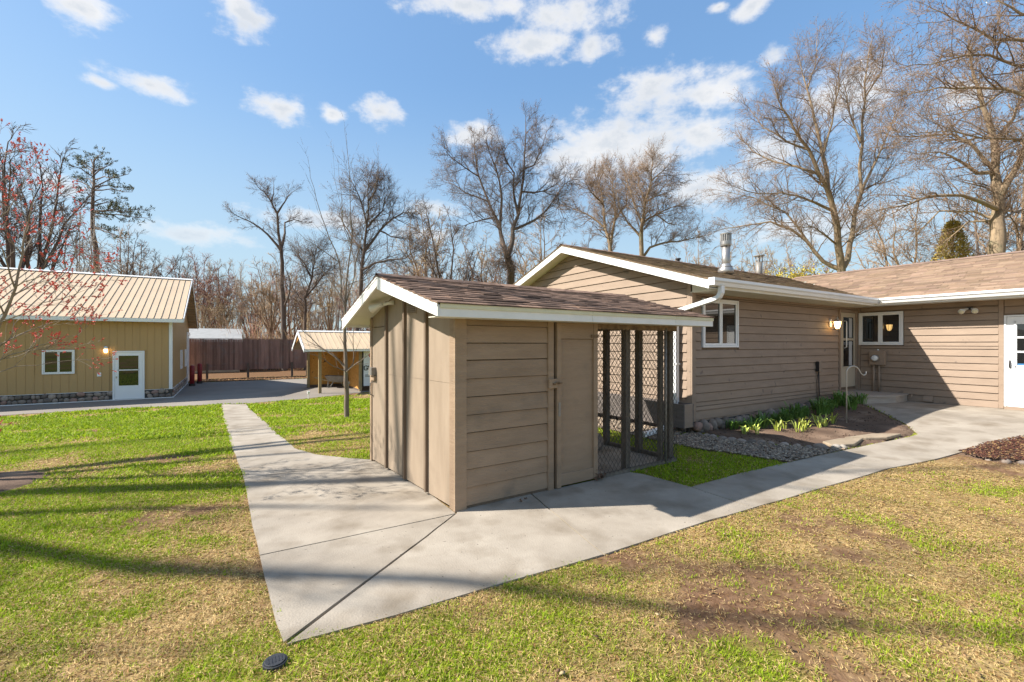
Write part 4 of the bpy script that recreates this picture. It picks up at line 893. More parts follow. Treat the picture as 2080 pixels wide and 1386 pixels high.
f2 = MB().tube([(16.62, 9.3, 4.0), (16.62, 9.3, 4.72)], .115, 18).build('flue', m_steel2, house, True)
for k in range(4):
    a = k * math.pi / 2 + .4; MB().box(16.62 + .105 * math.cos(a) - .012, 16.62 + .105 * math.cos(a) + .012, 9.3 + .105 * math.sin(a) - .012, 9.3 + .105 * math.sin(a) + .012, 4.70, 4.94).build('strut', m_steel2, f2)
MB().tube([(16.62, 9.3, 4.94), (16.62, 9.3, 4.965)], .19, 18).build('cap', m_steel2, f2)
f3 = MB().tube([(12.1, 9.35, 4.0), (12.1, 9.35, 4.38)], .05, 12).build('vent_pipe', m_darkm, house, True); MB().tube([(12.1, 9.35, 4.38), (12.1, 9.35, 4.42)], .085, 12).build('cap', m_darkm, f3)
# downspout
def rtube(pts, w, d_, name, m, parent):
    b = MB(); pts = [Vector(p) for p in pts]; rings = []
    for i, p in enumerate(pts):
        t = (pts[min(i + 1, len(pts) - 1)] - pts[max(i - 1, 0)]).normalized(); s_ = t.cross(Vector((1, 0, 0)))
        s_ = s_.normalized() if s_.length > .2 else Vector((0, 1, 0)); q_ = Vector((1, 0, 0)) if abs(t.x) < .7 else Vector((0, 0, 1))
        rings.append([p + s_ * w + q_ * d_, p - s_ * w + q_ * d_, p - s_ * w - q_ * d_, p + s_ * w - q_ * d_])
    vs = [q_ for r in rings for q_ in r]; fs = [(0, 1, 2, 3)] + [(len(vs) - 1, len(vs) - 2, len(vs) - 3, len(vs) - 4)]
    for i in range(len(pts) - 1):
        for k in range(4): fs.append((i * 4 + k, i * 4 + (k + 1) % 4, i * 4 + 4 + (k + 1) % 4, i * 4 + 4 + k))
    return b.add(vs, fs).build(name, m, parent, bevel=.01)
ds = rtube([(7.44, 4.84, 2.745), (7.44, 4.84, 2.62), (7.44, 4.88, 2.55), (7.44, 4.96, 2.515), (7.44, 5.68, 2.36), (7.44, 5.76, 2.33), (7.44, 5.80, 2.26), (7.44, 5.80, 1.2), (7.44, 5.80, .24), (7.40, 5.80, .17)], .04, .05, 'downspout', m_vinyl, house)
MB().box(7.385, 7.50, 5.745, 5.855, 1.30, 1.33).build('strap', m_vinyl, ds)
o = rtube([(7.36, 5.80, .13), (6.9, 5.72, .10), (6.3, 5.62, .075)], .045, .04, 'downspout_extension', m_vinyl, None); tag(o, 'white downspout extension pipe lying on the gravel by the house corner', 'pipe')
# porch lamp
lp = MB().fb(LW, 5.49, 5.60, .018, .05, 2.14, 2.34).build('porch_lamp', m_vinyl, house, bevel=.02)
MB().tube([LW(5.545, .05, 2.26), LW(5.545, .11, 2.30), LW(5.545, .17, 2.36), LW(5.545, .19, 2.34)], .012, 8).build('arm', m_brass, lp, True)
MB().tube([LW(5.545, .19, 2.34), LW(5.545, .19, 2.30), LW(5.545, .19, 2.27)], [.015, .05, .085], 12).build('hood', m_brass, lp, True)
MB().tube([LW(5.545, .19, 2.41), LW(5.545, .19, 2.34)], [.004, .02], 8).build('finial', m_brass, lp)
MB().tube([LW(5.545, .19, 2.27), LW(5.545, .19, 2.16), LW(5.545, .19, 2.09)], [.075, .06, .03], 12).build('globe', m_bulb, lp, True)
MB().tube([LW(5.545, .19, 2.09), LW(5.545, .19, 2.06), LW(5.545, .19, 2.03)], [.035, .012, .004], 8).build('tip', m_brass, lp)
for k in range(6):
    a = k * math.pi / 3; c, s_ = math.cos(a), math.sin(a)
    MB().tube([LW(5.545 + .078 * c, .19 + .078 * s_, 2.27), LW(5.545 + .063 * c, .19 + .063 * s_, 2.16), LW(5.545 + .033 * c, .19 + .033 * s_, 2.09)], .004, 5).build('cage_bar', m_brass, lp)
# electricity meter, vents, twin floodlight, cable box
mt = MB().fb(WW, .32, .665, .02, .13, 1.15, 1.53).build('meter_box', m_house, house, bevel=.008)
MB().tube([WW(.46, .13, 1.33), WW(.46, .20, 1.33)], [.088, .085], 20).build('meter', m_steel, mt, True); MB().tube([WW(.46, .20, 1.33), WW(.46, .215, 1.33)], [.075, .06], 20).build('dial', m_vinyl, mt, True)
for u in (.40, .52): MB().tube([WW(u, .07, 1.16), WW(u, .07, .42)], .027, 10).build('conduit', m_house, mt, True)
MB().tube([WW(.50, .075, 1.54), WW(.50, .075, 1.57)], .02, 8).build('knob', m_vinyl, mt)
MB().hexa([WW(1.42, .10, .285), WW(1.60, .10, .285), WW(1.60, .02, .285), WW(1.42, .02, .285), WW(1.42, .05, .42), WW(1.60, .05, .42), WW(1.60, .02, .42), WW(1.42, .02, .42)]).build('dryer_vent', m_house, house)
MB().tube([WW(1.20, .02, .42), WW(1.20, .09, .42), WW(1.20, .10, .36)], .016, 8).build('hose_tap', m_house, house)
tf = MB().fb(WW, 2.20, 2.30, .018, .05, 2.50, 2.57).build('twin_floodlight', m_darkm, house)
for s_ in (-1, 1):
    b0 = WW(2.25 + s_ * .03, .05, 2.53)
    MB().tube([b0, WW(2.25 + s_ * .07, .10, 2.51), WW(2.25 + s_ * .11, .16, 2.475), WW(2.25 + s_ * .115, .20, 2.455)], [.018, .025, .055, .058], 14).build('bulb_housing', m_vinyl, tf, True)
    MB().tube([WW(2.25 + s_ * .1152, .2005, 2.4549), WW(2.25 + s_ * .116, .212, 2.45)], [.053, .035], 14).build('lens', m_lampw, tf, True)
cbx = MB().fb(LW, 4.80, 4.96, .02, .10, 1.02, 1.28).build('cable_box', m_house, house, bevel=.01); MB().fb(LW, 4.795, 4.80, .022, .098, 1.03, 1.27).build('lid', m_darkm, cbx)
MB().tube([LW(4.86, .06, 1.03), LW(4.88, .06, .6), LW(4.88, .07, .06)], .014, 8).build('conduit', m_darkm, cbx, True); MB().tube([LW(4.84, .06, 1.03), LW(4.82, .04, .8), LW(4.84, .04, .2)], .007, 6).build('cable', m_darkm, cbx)
# field stones of the footing
rs = random.Random(12)
MB().box(HX + .05, 13.6, HYW - .03, HYW + .05, -.1, .21).build('footing', m_mortar, house); MB().box(HX - .03, HX + .05, HYW + .05, 12.4, -.3, .26).build('footing', m_mortar, house)
u = -.02
while u < 5.9:
    w = rs.uniform(.13, .24); zz = tz(HX + u, 5.4)
    MB().blob((HX + u + w / 2, HYW - .07 - rs.uniform(0, .03), max(.12, zz + .04) + rs.uniform(-.02, .02)), (w * .56, .10, .115 * rs.uniform(.85, 1.15)), int(u * 100) + 7, 2, .14).build('stone', m_stone_red if rs.random() < .22 else m_stone, house, True)
    if rs.random() < .5: MB().blob((HX + u + w * .9, HYW - .10, zz + .03), (w * .35, .06, .05), int(u * 100) + 9, 2, .14).build('stone', m_stone, house, True)
    u += w
v = .05
while v < 5.2:
    w = rs.uniform(.12, .22)
    for k in range(2):
        MB().blob((HX - .06 - rs.uniform(0, .02), HYW + v + w / 2 + rs.uniform(-.02, .02), .05 + .135 * k), (.07, w * .54, .08 * rs.uniform(.85, 1.15)), int(v * 100) + 300 * k, 2, .14).build('stone', m_stone_red if rs.random() < .2 else m_stone, house, True)
    v += w

# planter trough, step, crook
pl_ = thing('planter_box', (7.33, 7.0, .13), 'long wooden planter trough, shed shadow painted in, along the foot of the sunny gable wall', 'planter')
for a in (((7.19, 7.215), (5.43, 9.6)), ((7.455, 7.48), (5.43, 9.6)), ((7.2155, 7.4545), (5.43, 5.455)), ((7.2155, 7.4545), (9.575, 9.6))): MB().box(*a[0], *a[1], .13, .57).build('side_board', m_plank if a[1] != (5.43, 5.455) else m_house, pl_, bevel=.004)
MB().box(7.216, 7.454, 5.456, 9.574, .14, .50).build('soil', m_soil, pl_)
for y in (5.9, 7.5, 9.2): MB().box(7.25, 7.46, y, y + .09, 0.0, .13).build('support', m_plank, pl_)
st = thing('wooden_step', (13.7, 5.0, .24), 'low grey wooden step below the storm door', 'step')
stp = [(13.34, 5.49), (12.75, 4.97), (13.86, 4.36), (14.66, 4.38), (14.66, 5.49)]
MB().prism([(x, y, .20) for x, y in [(13.36, 5.49), (12.79, 4.98), (13.87, 4.385), (14.64, 4.40), (14.64, 5.49)]], (0, 0, .205)).build('riser', m_wood, st)
dN = Vector((1.11, -.61, 0)).normalized(); dP = Vector((.61, 1.11, 0)).normalized(); c0 = dP.x * 12.75 + dP.y * 4.97
for k in range(6):
    p = clip(clip(stp, dP.x, dP.y, c0 + (k + 1) * .29 - .006), -dP.x, -dP.y, -(c0 + k * .29))
    if len(p) > 2: MB().prism([(x, y, .41) for x, y in p], (0, 0, .034)).build('plank', m_wood, st, bevel=.003)
hk = [(10.47, 4.10)]
hz0 = tz(10.47, 4.10); R_ = Vector((RT[0], RT[1], 0))
P0 = Vector((10.47, 4.10, hz0)); pts = [P0 + Vector((0, 0, -.1)), P0 + Vector((0, 0, 1.05))]
for k in range(1, 9):
    a = math.pi - k * math.pi / 9; pts.append(P0 + R_ * (.13 + .13 * math.cos(a)) + Vector((0, 0, 1.05 + .13 * math.sin(a))))
pts += [P0 + R_ * .29 + Vector((0, 0, 1.03)), P0 + R_ * .34 + Vector((0, 0, .995)), P0 + R_ * .385 + Vector((0, 0, 1.02)), P0 + R_ * .39 + Vector((0, 0, 1.07))]
o = MB().tube(pts, .013, 8).build('shepherd_hook', m_brass, None, True); tag(o, 'thin metal shepherd hook standing in the soil bed', 'garden hook')

# lilies coming up along the wall and pale sprouts in the sun
def clump(name, x, y, n, hgt, spread, w, m, label, group, seed):
    g = random.Random(seed); b = MB(); z = tz(x, y) + .03
    for k in range(n):
        a = g.uniform(0, 6.28); r = spread * math.sqrt(g.random()) * .55; p = Vector((x + r * math.cos(a), y + r * math.sin(a), z)); a2 = a + g.uniform(-.8, .8)
        h = hgt * g.uniform(.55, 1.15); ln = g.uniform(.15, .75) * h; d_ = Vector((math.cos(a2), math.sin(a2), 0)); s_ = Vector((-d_.y, d_.x, 0)) * w * g.uniform(.7, 1.2)
        q1 = p + d_ * ln * .3 + Vector((0, 0, h * .6)); q2 = p + d_ * ln * .7 + Vector((0, 0, h * .95)); q3 = p + d_ * ln * 1.25 + Vector((0, 0, h * g.uniform(.8, 1.1)))
        b.add([p - s_ * .5, p + s_ * .5, q1 + s_, q1 - s_, q2 + s_ * .8, q2 - s_ * .8, q3], [(0, 1, 2, 3), (3, 2, 4, 5), (5, 4, 6)])
    return tag(b.build(name, m, None), label, 'plant', group)
g = random.Random(4)
for k in range(46):
    x = 8.35 + k * .104 + g.uniform(-.06, .06); y = 5.24 - .36 * g.random() - (.12 if k > 24 else 0)
    clump('lily_plant', x, y, 26, .19 + .06 * (k > 14) + g.uniform(-.06, .05), .20, .0115, m_leafd, 'dark green lily clump coming up along the shaded house wall', 'lily clumps along the wall', k)
for k in range(4): clump('lily_plant', 11.9 + .22 * k, 4.55 + .16 * k, 14, .30, .14, .018, m_leafd, 'fresh green lily clump by the patio edge near the wooden step', 'lilies by the patio edge', 60 + k)
for k in range(26):
    f = k / 25; x = 8.0 + 2.3 * f + g.uniform(-.08, .08); y = 4.62 - .28 * f + g.uniform(-.16, .16) + (.2 if k < 7 else 0)
    if .26 < f < .34: continue
    clump('sprout', x, y, 7, .13 + .08 * (f > .3), .055, .014, m_leafy, 'pale yellow green sprout in the sunny soil bed', 'pale sprouts in the bed', 100 + k)

# ------------------------------------------------------------------ tan metal building across the drive
GZ = -0.628
BX, BY, BYB = -2.05, 24.7, 35.3
tb = thing('metal_building', (BX - 3, BY + .2, GZ), 'tan metal building with ribbed roof, white door and cobble stone footing', 'building')
YF = Fr((BX, BY, 0), (-1, 0, 0), (0, -1, 0)); YS = Fr((BX, BY, 0), (0, 1, 0), (1, 0, 0))
MB().box(-14, BX - .02, BY + .02, BYB - .02, GZ - .2, 2.66).build('wall', m_tan, tb)
MB().prism([(BX - .02, BY + .02, 2.66), (BX - .02, 30.0, 5.05), (BX - .02, BYB - .02, 2.66)], (-12, 0, 0)).build('gable_wall', m_tan, tb)
hol = [(3.10, 4.10, -.65, 1.43), (.95, 1.985, -.65, 1.43)]
hol = [(.925, 1.97, -.7, 1.43), (3.10, 4.08, .50, 1.49)]
k = 0; u = .10
while u < 11.5:
    w = .245
    for z0, z1 in [(-.235, 2.66)]:
        seg = [(z0, z1)]
        for h0, h1, c0, c1 in hol:
            if u + w > h0 + .01 and u < h1 - .01:
                seg = [s_ for a, b in seg for s_ in ((a, min(b, c0)), (max(a, c1), b)) if s_[1] - s_[0] > .03]
        for a, b in seg:
            o = MB().fb(YF, u + .012, u + w - .012, .0, .012, a, b).fb(YF, u + w - .012, u + w + .011, .0, .004, a, b).build('siding_panel', m_tan, tb)
    u += w
v = .12
while v < 10.4:
    MB().fb(YS, v + .012, v + .233, .0, .012, -.235, 2.66).build('siding_panel', m_tan, tb); v += .245
MB().fb(YF, -.02, .10, -.01, .02, -.24, 2.66).build('corner_trim', m_vinyl, tb); MB().fb(YS, -.021, .11, -.01, .021, -.24, 2.66).build('corner_trim', m_vinyl, tb)
MB().fb(YF, -.02, 11.6, -.01, .028, -.255, -.24).build('base_trim', m_vinyl, tb); MB().fb(YS, -.02, 8.4, -.01, .028, -.255, -.24).build('base_trim', m_vinyl, tb)
MB().fb(YF, -.05, 11.6, -.01, .07, GZ - .05, GZ + .03).build('footing_curb', m_white, tb); MB().fb(YS, -.05, 8.4, -.01, .07, GZ - .05, GZ + .03).build('footing_curb', m_white, tb)
MB().fb(YF, 0, 11.6, -.01, .005, GZ, -.26).build('footing', m_mortar, tb); MB().fb(YS, 0, 8.4, -.01, .005, GZ, -.26).build('footing', m_mortar, tb)
rs = random.Random(99); cnt = 0
for fr, U1, wmin in ((YF, 7.3, .13), (YS, 7.6, .16)):
    for row in range(2):
        u = .03 + row * .07
        while u < U1:
            w = rs.uniform(wmin, wmin + .13); zc = GZ + .115 + row * .165 + rs.uniform(-.02, .02)
            if not (fr is YF and .90 < u + w / 2 < 2.0):
                p = fr(u + w / 2, .02, zc); rr = (w * .52, .05, .088 * rs.uniform(.85, 1.2))
                if fr is YS: rr = (rr[1], rr[0], rr[2])
                MB().blob(p, rr, cnt, 2, .14).build('stone', m_stone_red if rs.random() < .2 else m_stone, tb, True); cnt += 1
            u += w
# door, window, lamp, outlet
b = MB()
for a0, a1, c0, c1 in ((.93, 1.0, GZ + .03, 1.42), (1.90, 1.965, GZ + .03, 1.42), (1.0, 1.90, 1.36, 1.42)): b.fb(YF, a0, a1, -.005, .05, c0, c1)
b.build('door_casing', m_vinyl, tb)
yd = MB().fb(YF, 1.004, 1.896, -.004, .034, GZ + .04, 1.355).build('door', m_door, tb); yd['label'] = 'white storm door with a tall window'
for c0, c1 in ((.64, 1.22), (-.03, .60)): MB().fb(YF, 1.13, 1.77, .0345, .040, c0, c1).build('pane', m_glass, yd)
for a0, a1, d0, d1 in ((1.10, 1.80, 1.22, 1.25), (1.10, 1.80, .60, .64), (1.10, 1.80, -.06, -.03), (1.10, 1.13, -.03, 1.22), (1.77, 1.80, -.03, 1.22)): MB().fb(YF, a0, a1, .034, .046, d0, d1).build('glazing_bar', m_door, yd)
MB().fb(YF, 1.82, 1.86, .034, .06, .28, .36).build('handle', m_steel, yd)
window(tb, YF, 3.12, 4.06, .52, 1.475, n=.03, sash=2, fw=.05, sw=.03)
lpy = MB().fb(YF, 2.11, 2.22, .012, .06, 1.44, 1.60).build('wall_lamp', m_vinyl, tb, bevel=.02)
MB().tube([YF(2.165, .06, 1.55), YF(2.165, .12, 1.57), YF(2.165, .12, 1.50)], [.03, .06, .075], 10).build('hood', m_vinyl, lpy, True)
MB().tube([YF(2.165, .12, 1.50), YF(2.165, .12, 1.38), YF(2.165, .12, 1.35)], [.06, .055, .03], 10).build('globe', m_bulbw, lpy, True)
MB().fb(YF, 2.32, 2.45, .012, .03, .38, .54).build('outlet_cover', m_vinyl, tb, bevel=.004)
for v in (4.0, 6.9): window(tb, YS, v, v + 1.1, .42, 1.40, n=.03, sash=2, fw=.07, sw=.03)
b = MB(); b.fb(YS, 8.4, 8.6, -.01, .06, GZ, 2.25); b.fb(YS, 8.4, 10.6, -.01, .06, 2.25, 2.42); b.build('garage_door_trim', m_vinyl, tb)
MB().fb(YS, 8.6, 10.4, -.02, .02, GZ, 2.25).build('garage_door', m_door, tb)
# roof
RX = -1.60; EY0, EZ0, RY, RZ_, EY1 = 24.33, 2.80, 30.0, 5.18, 35.67
sly = (RZ_ - EZ0) / (RY - EY0)
MB().prism([(RX - .03, EY0, EZ0 - .02), (RX - .03, RY, RZ_ - .02), (RX - .03, EY1, EZ0 - .02), (RX - .03, EY1, EZ0 - .10), (RX - .03, RY, RZ_ - .10), (RX - .03, EY0, EZ0 - .10)], (-13, 0, 0)).build('roof_deck', m_brownsof, tb)
x = RX - .06; k = 0
while x > -11.5:
    w = .2475
    MB().prism([(x - .006, EY0 - .03, EZ0 - .012), (x - .006, RY, RZ_ - .0), (x - .006, RY, RZ_ + .006), (x - .006, EY0 - .03, EZ0 - .006)], (-w + .03, 0, 0)).prism([(x + .012, EY0 - .03, EZ0 + .0), (x + .012, RY, RZ_ + .012), (x + .012, RY, RZ_ + .032), (x + .012, EY0 - .03, EZ0 + .020)], (-.018, 0, 0)).build('roof_panel', m_tanroof, tb)
    x -= w
MB().prism([(RX, RY, RZ_ - .01), (RX, EY1, EZ0 - .012), (RX, EY1, EZ0), (RX, RY, RZ_ + .01)], (-12, 0, 0)).build('roof_panel', m_tanroof, tb)
MB().prism([(RX + .02, RY - .2, RZ_ - .03), (RX + .02, RY, RZ_ + .055), (RX + .02, RY + .2, RZ_ - .03), (RX + .02, RY, RZ_ + .02)], (-12, 0, 0)).build('ridge_cap', m_ridge, tb)
for y0, y1 in ((EY0, RY), (RY, EY1)):
    zz = lambda y: RZ_ - sly * abs(y - RY)
    MB().prism([(RX - .02, y0, zz(y0) + .03), (RX - .02, y1, zz(y1) + .03), (RX - .02, y1, zz(y1) - .15), (RX - .02, y0, zz(y0) - .15)], (.03, 0, 0)).build('rake_trim', m_vinyl, tb)
MB().box(-13, RX - .021, EY0 - .05, EY0 + .01, EZ0 - .16, EZ0 - .015).build('eave_trim', m_vinyl, tb); MB().box(-13, RX - .021, EY0 + .011, BY + .01, EZ0 - .15, EZ0 - .135).build('soffit', m_brownsof, tb)
for k in range(34):                                        # ribs of the soffit under the overhanging gable
    y = EY0 + .2 + k * .33; zz = RZ_ - sly * abs(y - RY) - .105
    MB().box(BX, RX - .025, y, y + .12, zz - .05, zz - .012).build('soffit_rib', m_brownsof, tb)

# bollards
for k, (x, y, h) in enumerate(((-1.66, 30.9, 1.08), (-1.38, 32.6, 1.12))):
    t = thing('bollard', (x, y, GZ), ('dark red steel bollard by the garage door, the closer one to the camera', 'dark red steel bollard by the garage door, the one behind, closer to the fence')[k], 'bollard', 'red bollards by the garage')
    MB().tube([(x, y, GZ - .02), (x, y, GZ + h), (x, y, GZ + h + .05), (x, y, GZ + h + .07)], [.12, .12, .09, .03], 16).build('pipe', m_red, t, True); MB().tube([(x, y, GZ - .02), (x, y, GZ + .13)], .15, 16).build('collar', m_darkm, t)

# board fence
FY = 36.3
fc = thing('wooden_fence', (6, FY, -.5), 'weathered dark red board fence along the far side of the driveway', 'fence')
x = -3.4; rf = random.Random(3)
while x < 13.5:
    w = rf.uniform(.135, .15); zb = -.05 + rf.uniform(-.02, .02)
    if not rf.random() < .012: MB().box(x, x + w - .006, FY - .022 - rf.uniform(0, .006), FY - .002, zb, 2.04 + rf.uniform(-.012, .012)).build('fence_board', m_fence, fc)
    x += w
for z in (.25, 1.0, 1.75): MB().box(-3.4, 13.5, FY, FY + .04, z, z + .09).build('rail', m_fence, fc)
MB().box(-3.4, 13.5, FY - .035, FY + .05, 2.055, 2.09).build('cap_board', m_fence, fc)
for x in (-1.2, 1.15, 3.9, 4.9, 6.3, 8.7, 11.1): MB().box(x, x + .14, FY - .12, FY - .024, -.9, .4 if x != 4.9 else .1).build('post', m_barkd, fc)
# grey roof beyond the fence
nb = thing('neighbour_house', (-1, 47, -.6), 'distant house with a grey roof showing above the board fence', 'house')
MB().box(-4.5, .9, 45, 52, -.8, 1.9).build('wall', m_brownsof, nb)
MB().prism([(-5, 44.6, 1.9), (-5, 48.5, 3.1), (-5, 52.4, 1.9), (-5, 52.4, 1.75), (-5, 48.5, 2.95), (-5, 44.6, 1.75)], (6.1, 0, 0)).build('roof', m_slate, nb)

# open lean-to with plywood walls
sh = thing('open_shelter', (5.6, 24.8, GZ), 'open fronted storage shelter with tan metal roof and plywood walls', 'shelter')
SX0, SX1, SY0, SY1 = 3.63, 9.5, 23.0, 26.5
MB().box(SX0, SX1, SY1 - .03, SY1, GZ + .14, 1.62).build('back_panel', m_ply, sh)
MB().box(SX0, SX1, SY1 - .05, SY1 + .02, GZ - .05, GZ + .139).build('base_board', m_barkd, sh)
MB().prism([(5.55, SY0 + .05, GZ + .10), (5.55, SY1 - .031, GZ + .10), (5.55, SY1 - .031, 1.6), (5.55, 24.85, 2.2), (5.55, SY0 + .05, 1.5)], (.05, 0, 0)).build('divider_panel', m_ply, sh)
MB().box(5.54, 5.61, SY0 + .05, SY1 - .04, GZ - .04, GZ + .099).build('base_board', m_barkd, sh)
MB().prism([(3.02, 22.7, 1.44), (3.02, 24.85, 2.28), (3.02, 27.05, 1.44), (3.02, 24.85, 2.0)], (.03, 0, 0)).build('gable_panel', m_ply, sh)
for x, y in ((3.66, SY0 - .02), (SX0 - .0, SY1 - .14), (5.52, SY0 - .06), (7.4, SY0), (9.4, SY0)): MB().box(x, x + .13, y, y + .13, GZ - .04, 1.5).build('post', m_pine, sh, bevel=.006)
sr = (2.38 - 1.50) / (24.85 - 22.6)
for s_ in (-1, 1):
    ye = 24.85 + s_ * 2.27
    MB().prism([(3.0, 24.85, 2.33), (3.0, ye, 2.33 - sr * 2.27), (3.0, ye, 2.30 - sr * 2.27), (3.0, 24.85, 2.30)], (7, 0, 0)).build('roof_deck', m_brownsof, sh)
    MB().prism([(2.96, 24.85, 2.375), (2.96, ye, 2.375 - sr * 2.27), (2.96, ye, 2.21 - sr * 2.27), (2.96, 24.85, 2.21)], (.035, 0, 0)).build('rake_board', m_vinyl, sh)
    x = 3.0
    while x < 9.9:
        MB().prism([(x, 24.85, 2.335), (x, ye - .03 * -s_, 2.335 - sr * 2.27), (x, ye - .03 * -s_, 2.345 - sr * 2.27), (x, 24.85, 2.345)], (.215, 0, 0)).prism([(x + .217, 24.85, 2.345), (x + .217, ye, 2.345 - sr * 2.27), (x + .217, ye, 2.37 - sr * 2.27), (x + .217, 24.85, 2.37)], (.022, 0, 0)).build('roof_panel', m_tanroof, sh)
        x += .24
MB().box(3.0, 10, 22.56, 22.60, 1.36, 1.475).build('eave_board', m_vinyl, sh); MB().prism([(2.95, 24.72, 2.33), (2.95, 24.85, 2.40), (2.95, 24.98, 2.33), (2.95, 24.85, 2.37)], (7, 0, 0)).build('ridge_cap', m_ridge, sh)
# wrapped sheets with printing
wr = thing('wrapped_panel', (6.4, 23.0, GZ), 'white wrapped building panel with black lettering and a red mark, leaning in the shelter', 'panel')
MB().box(5.72, 7.1, 22.93, 22.99, GZ + .25, 1.42).build('sheet', m_tarp, wr, bevel=.01); MB().box(5.66, 5.72, 22.92, 23.0, GZ + .2, 1.42).build('frame', m_darkm, wr)
def letters(txt, x, z, h, m, parent, y):
    L = {'G': [((1, .8), (.8, 1), (.2, 1), (0, .8), (0, .2), (.2, 0), (.8, 0), (1, .2), (1, .45), (.55, .45))], 'U': [((0, 1), (0, .2), (.2, 0), (.8, 0), (1, .2), (1, 1))],
         'A': [((0, 0), (.5, 1), (1, 0)), ((.2, .38), (.8, .38))], 'R': [((0, 0), (0, 1), (.8, 1), (1, .85), (1, .6), (.8, .48), (0, .48)), ((.55, .48), (1, 0))], 'D': [((0, 0), (0, 1), (.7, 1), (1, .75), (1, .25), (.7, 0), (0, 0))]}
    for ch in txt:
        b = MB()
        for st_ in L[ch]:
            for p, q_ in zip(st_[:-1], st_[1:]):
                a, c = Vector((x + p[0] * h * .75, y, z + p[1] * h)), Vector((x + q_[0] * h * .75, y, z + q_[1] * h)); t = (c - a).normalized(); s_ = Vector((-t.z, 0, t.x)) * h * .11; e = t * h * .08
                b.add([a - e + s_, a - e - s_, c + e - s_, c + e + s_], [(0, 1, 2, 3)])
        b.build('letter', m, parent); x += h * 1.02
letters('GUAR', 5.76, .42, .20, m_ink, wr, 22.925)
MB().box(5.8, 6.3, 22.924, 22.926, .15, .18).build('print_line', m_ink, wr); MB().box(5.8, 6.2, 22.924, 22.926, .08, .10).build('print_line', m_ink, wr)
MB().tube([(6.06, 22.928, 1.14), (6.06, 22.922, 1.14)], .10, 6).build('red_mark', m_redink, wr)
# wheelbarrow
wb = thing('wheelbarrow', (4.75, 25.9, GZ), 'grey steel wheelbarrow parked by the plywood wall of the shelter', 'wheelbarrow')
c0 = Vector((4.55, 25.75, GZ)); wu = Vector((.95, -.3, 0)).normalized(); wv = Vector((-wu.y, wu.x, 0))
Wp = lambda a, b_, z: c0 + wu * a + wv * b_ + Vector((0, 0, z))
tray = [Wp(.05, -.2, .36), Wp(.75, -.16, .30), Wp(.75, .16, .30), Wp(.05, .2, .36), Wp(-.12, -.34, .66), Wp(1.0, -.30, .60), Wp(1.0, .30, .60), Wp(-.12, .34, .66)]
MB().add(tray, [(3, 2, 1, 0), (0, 1, 5, 4), (1, 2, 6, 5), (2, 3, 7, 6), (3, 0, 4, 7)]).build('tray', m_steel2, wb)
for s_ in (-1, 1):
    MB().tube([Wp(-.65, .26 * s_, .58), Wp(-.1, .22 * s_, .40), Wp(.7, .12 * s_, .26), Wp(1.05, .05 * s_, .19)], .02, 6).build('handle', m_pine, wb)
    MB().tube([Wp(.05, .2 * s_, .38), Wp(.0, .22 * s_, .02), Wp(.12, .22 * s_, .02), Wp(.3, .19 * s_, .34)], .014, 6).build('leg', m_steel, wb)
wh = MB().tube([Wp(1.05, -.04, .19), Wp(1.05, .04, .19)], .19, 18).build('wheel', m_black, wb); MB().tube([Wp(1.05, -.045, .19), Wp(1.05, .045, .19)], .08, 12).build('hub', m_steel2, wh)
# ground stakes by the lawn edge
for k, (x, y, h, lab) in enumerate(((4.75, 21.75, .5, 'grey stake light at the lawn edge beside the young tree'), (2.95, 21.05, .22, 'short white marker stub at the driveway edge'))):
    t = thing('stake_light' if k == 0 else 'marker_stub', (x, y, tz(x, y)), lab, 'stake')
    MB().tube([(x, y, tz(x, y) - .05), (x, y, tz(x, y) + h)], .022, 8).build('stem', m_steel2 if k == 0 else m_white, t); MB().box(x - .05, x + .05, y - .05, y + .05, tz(x, y) + h, tz(x, y) + h + .1).build('head', m_steel2 if k == 0 else m_white, t)

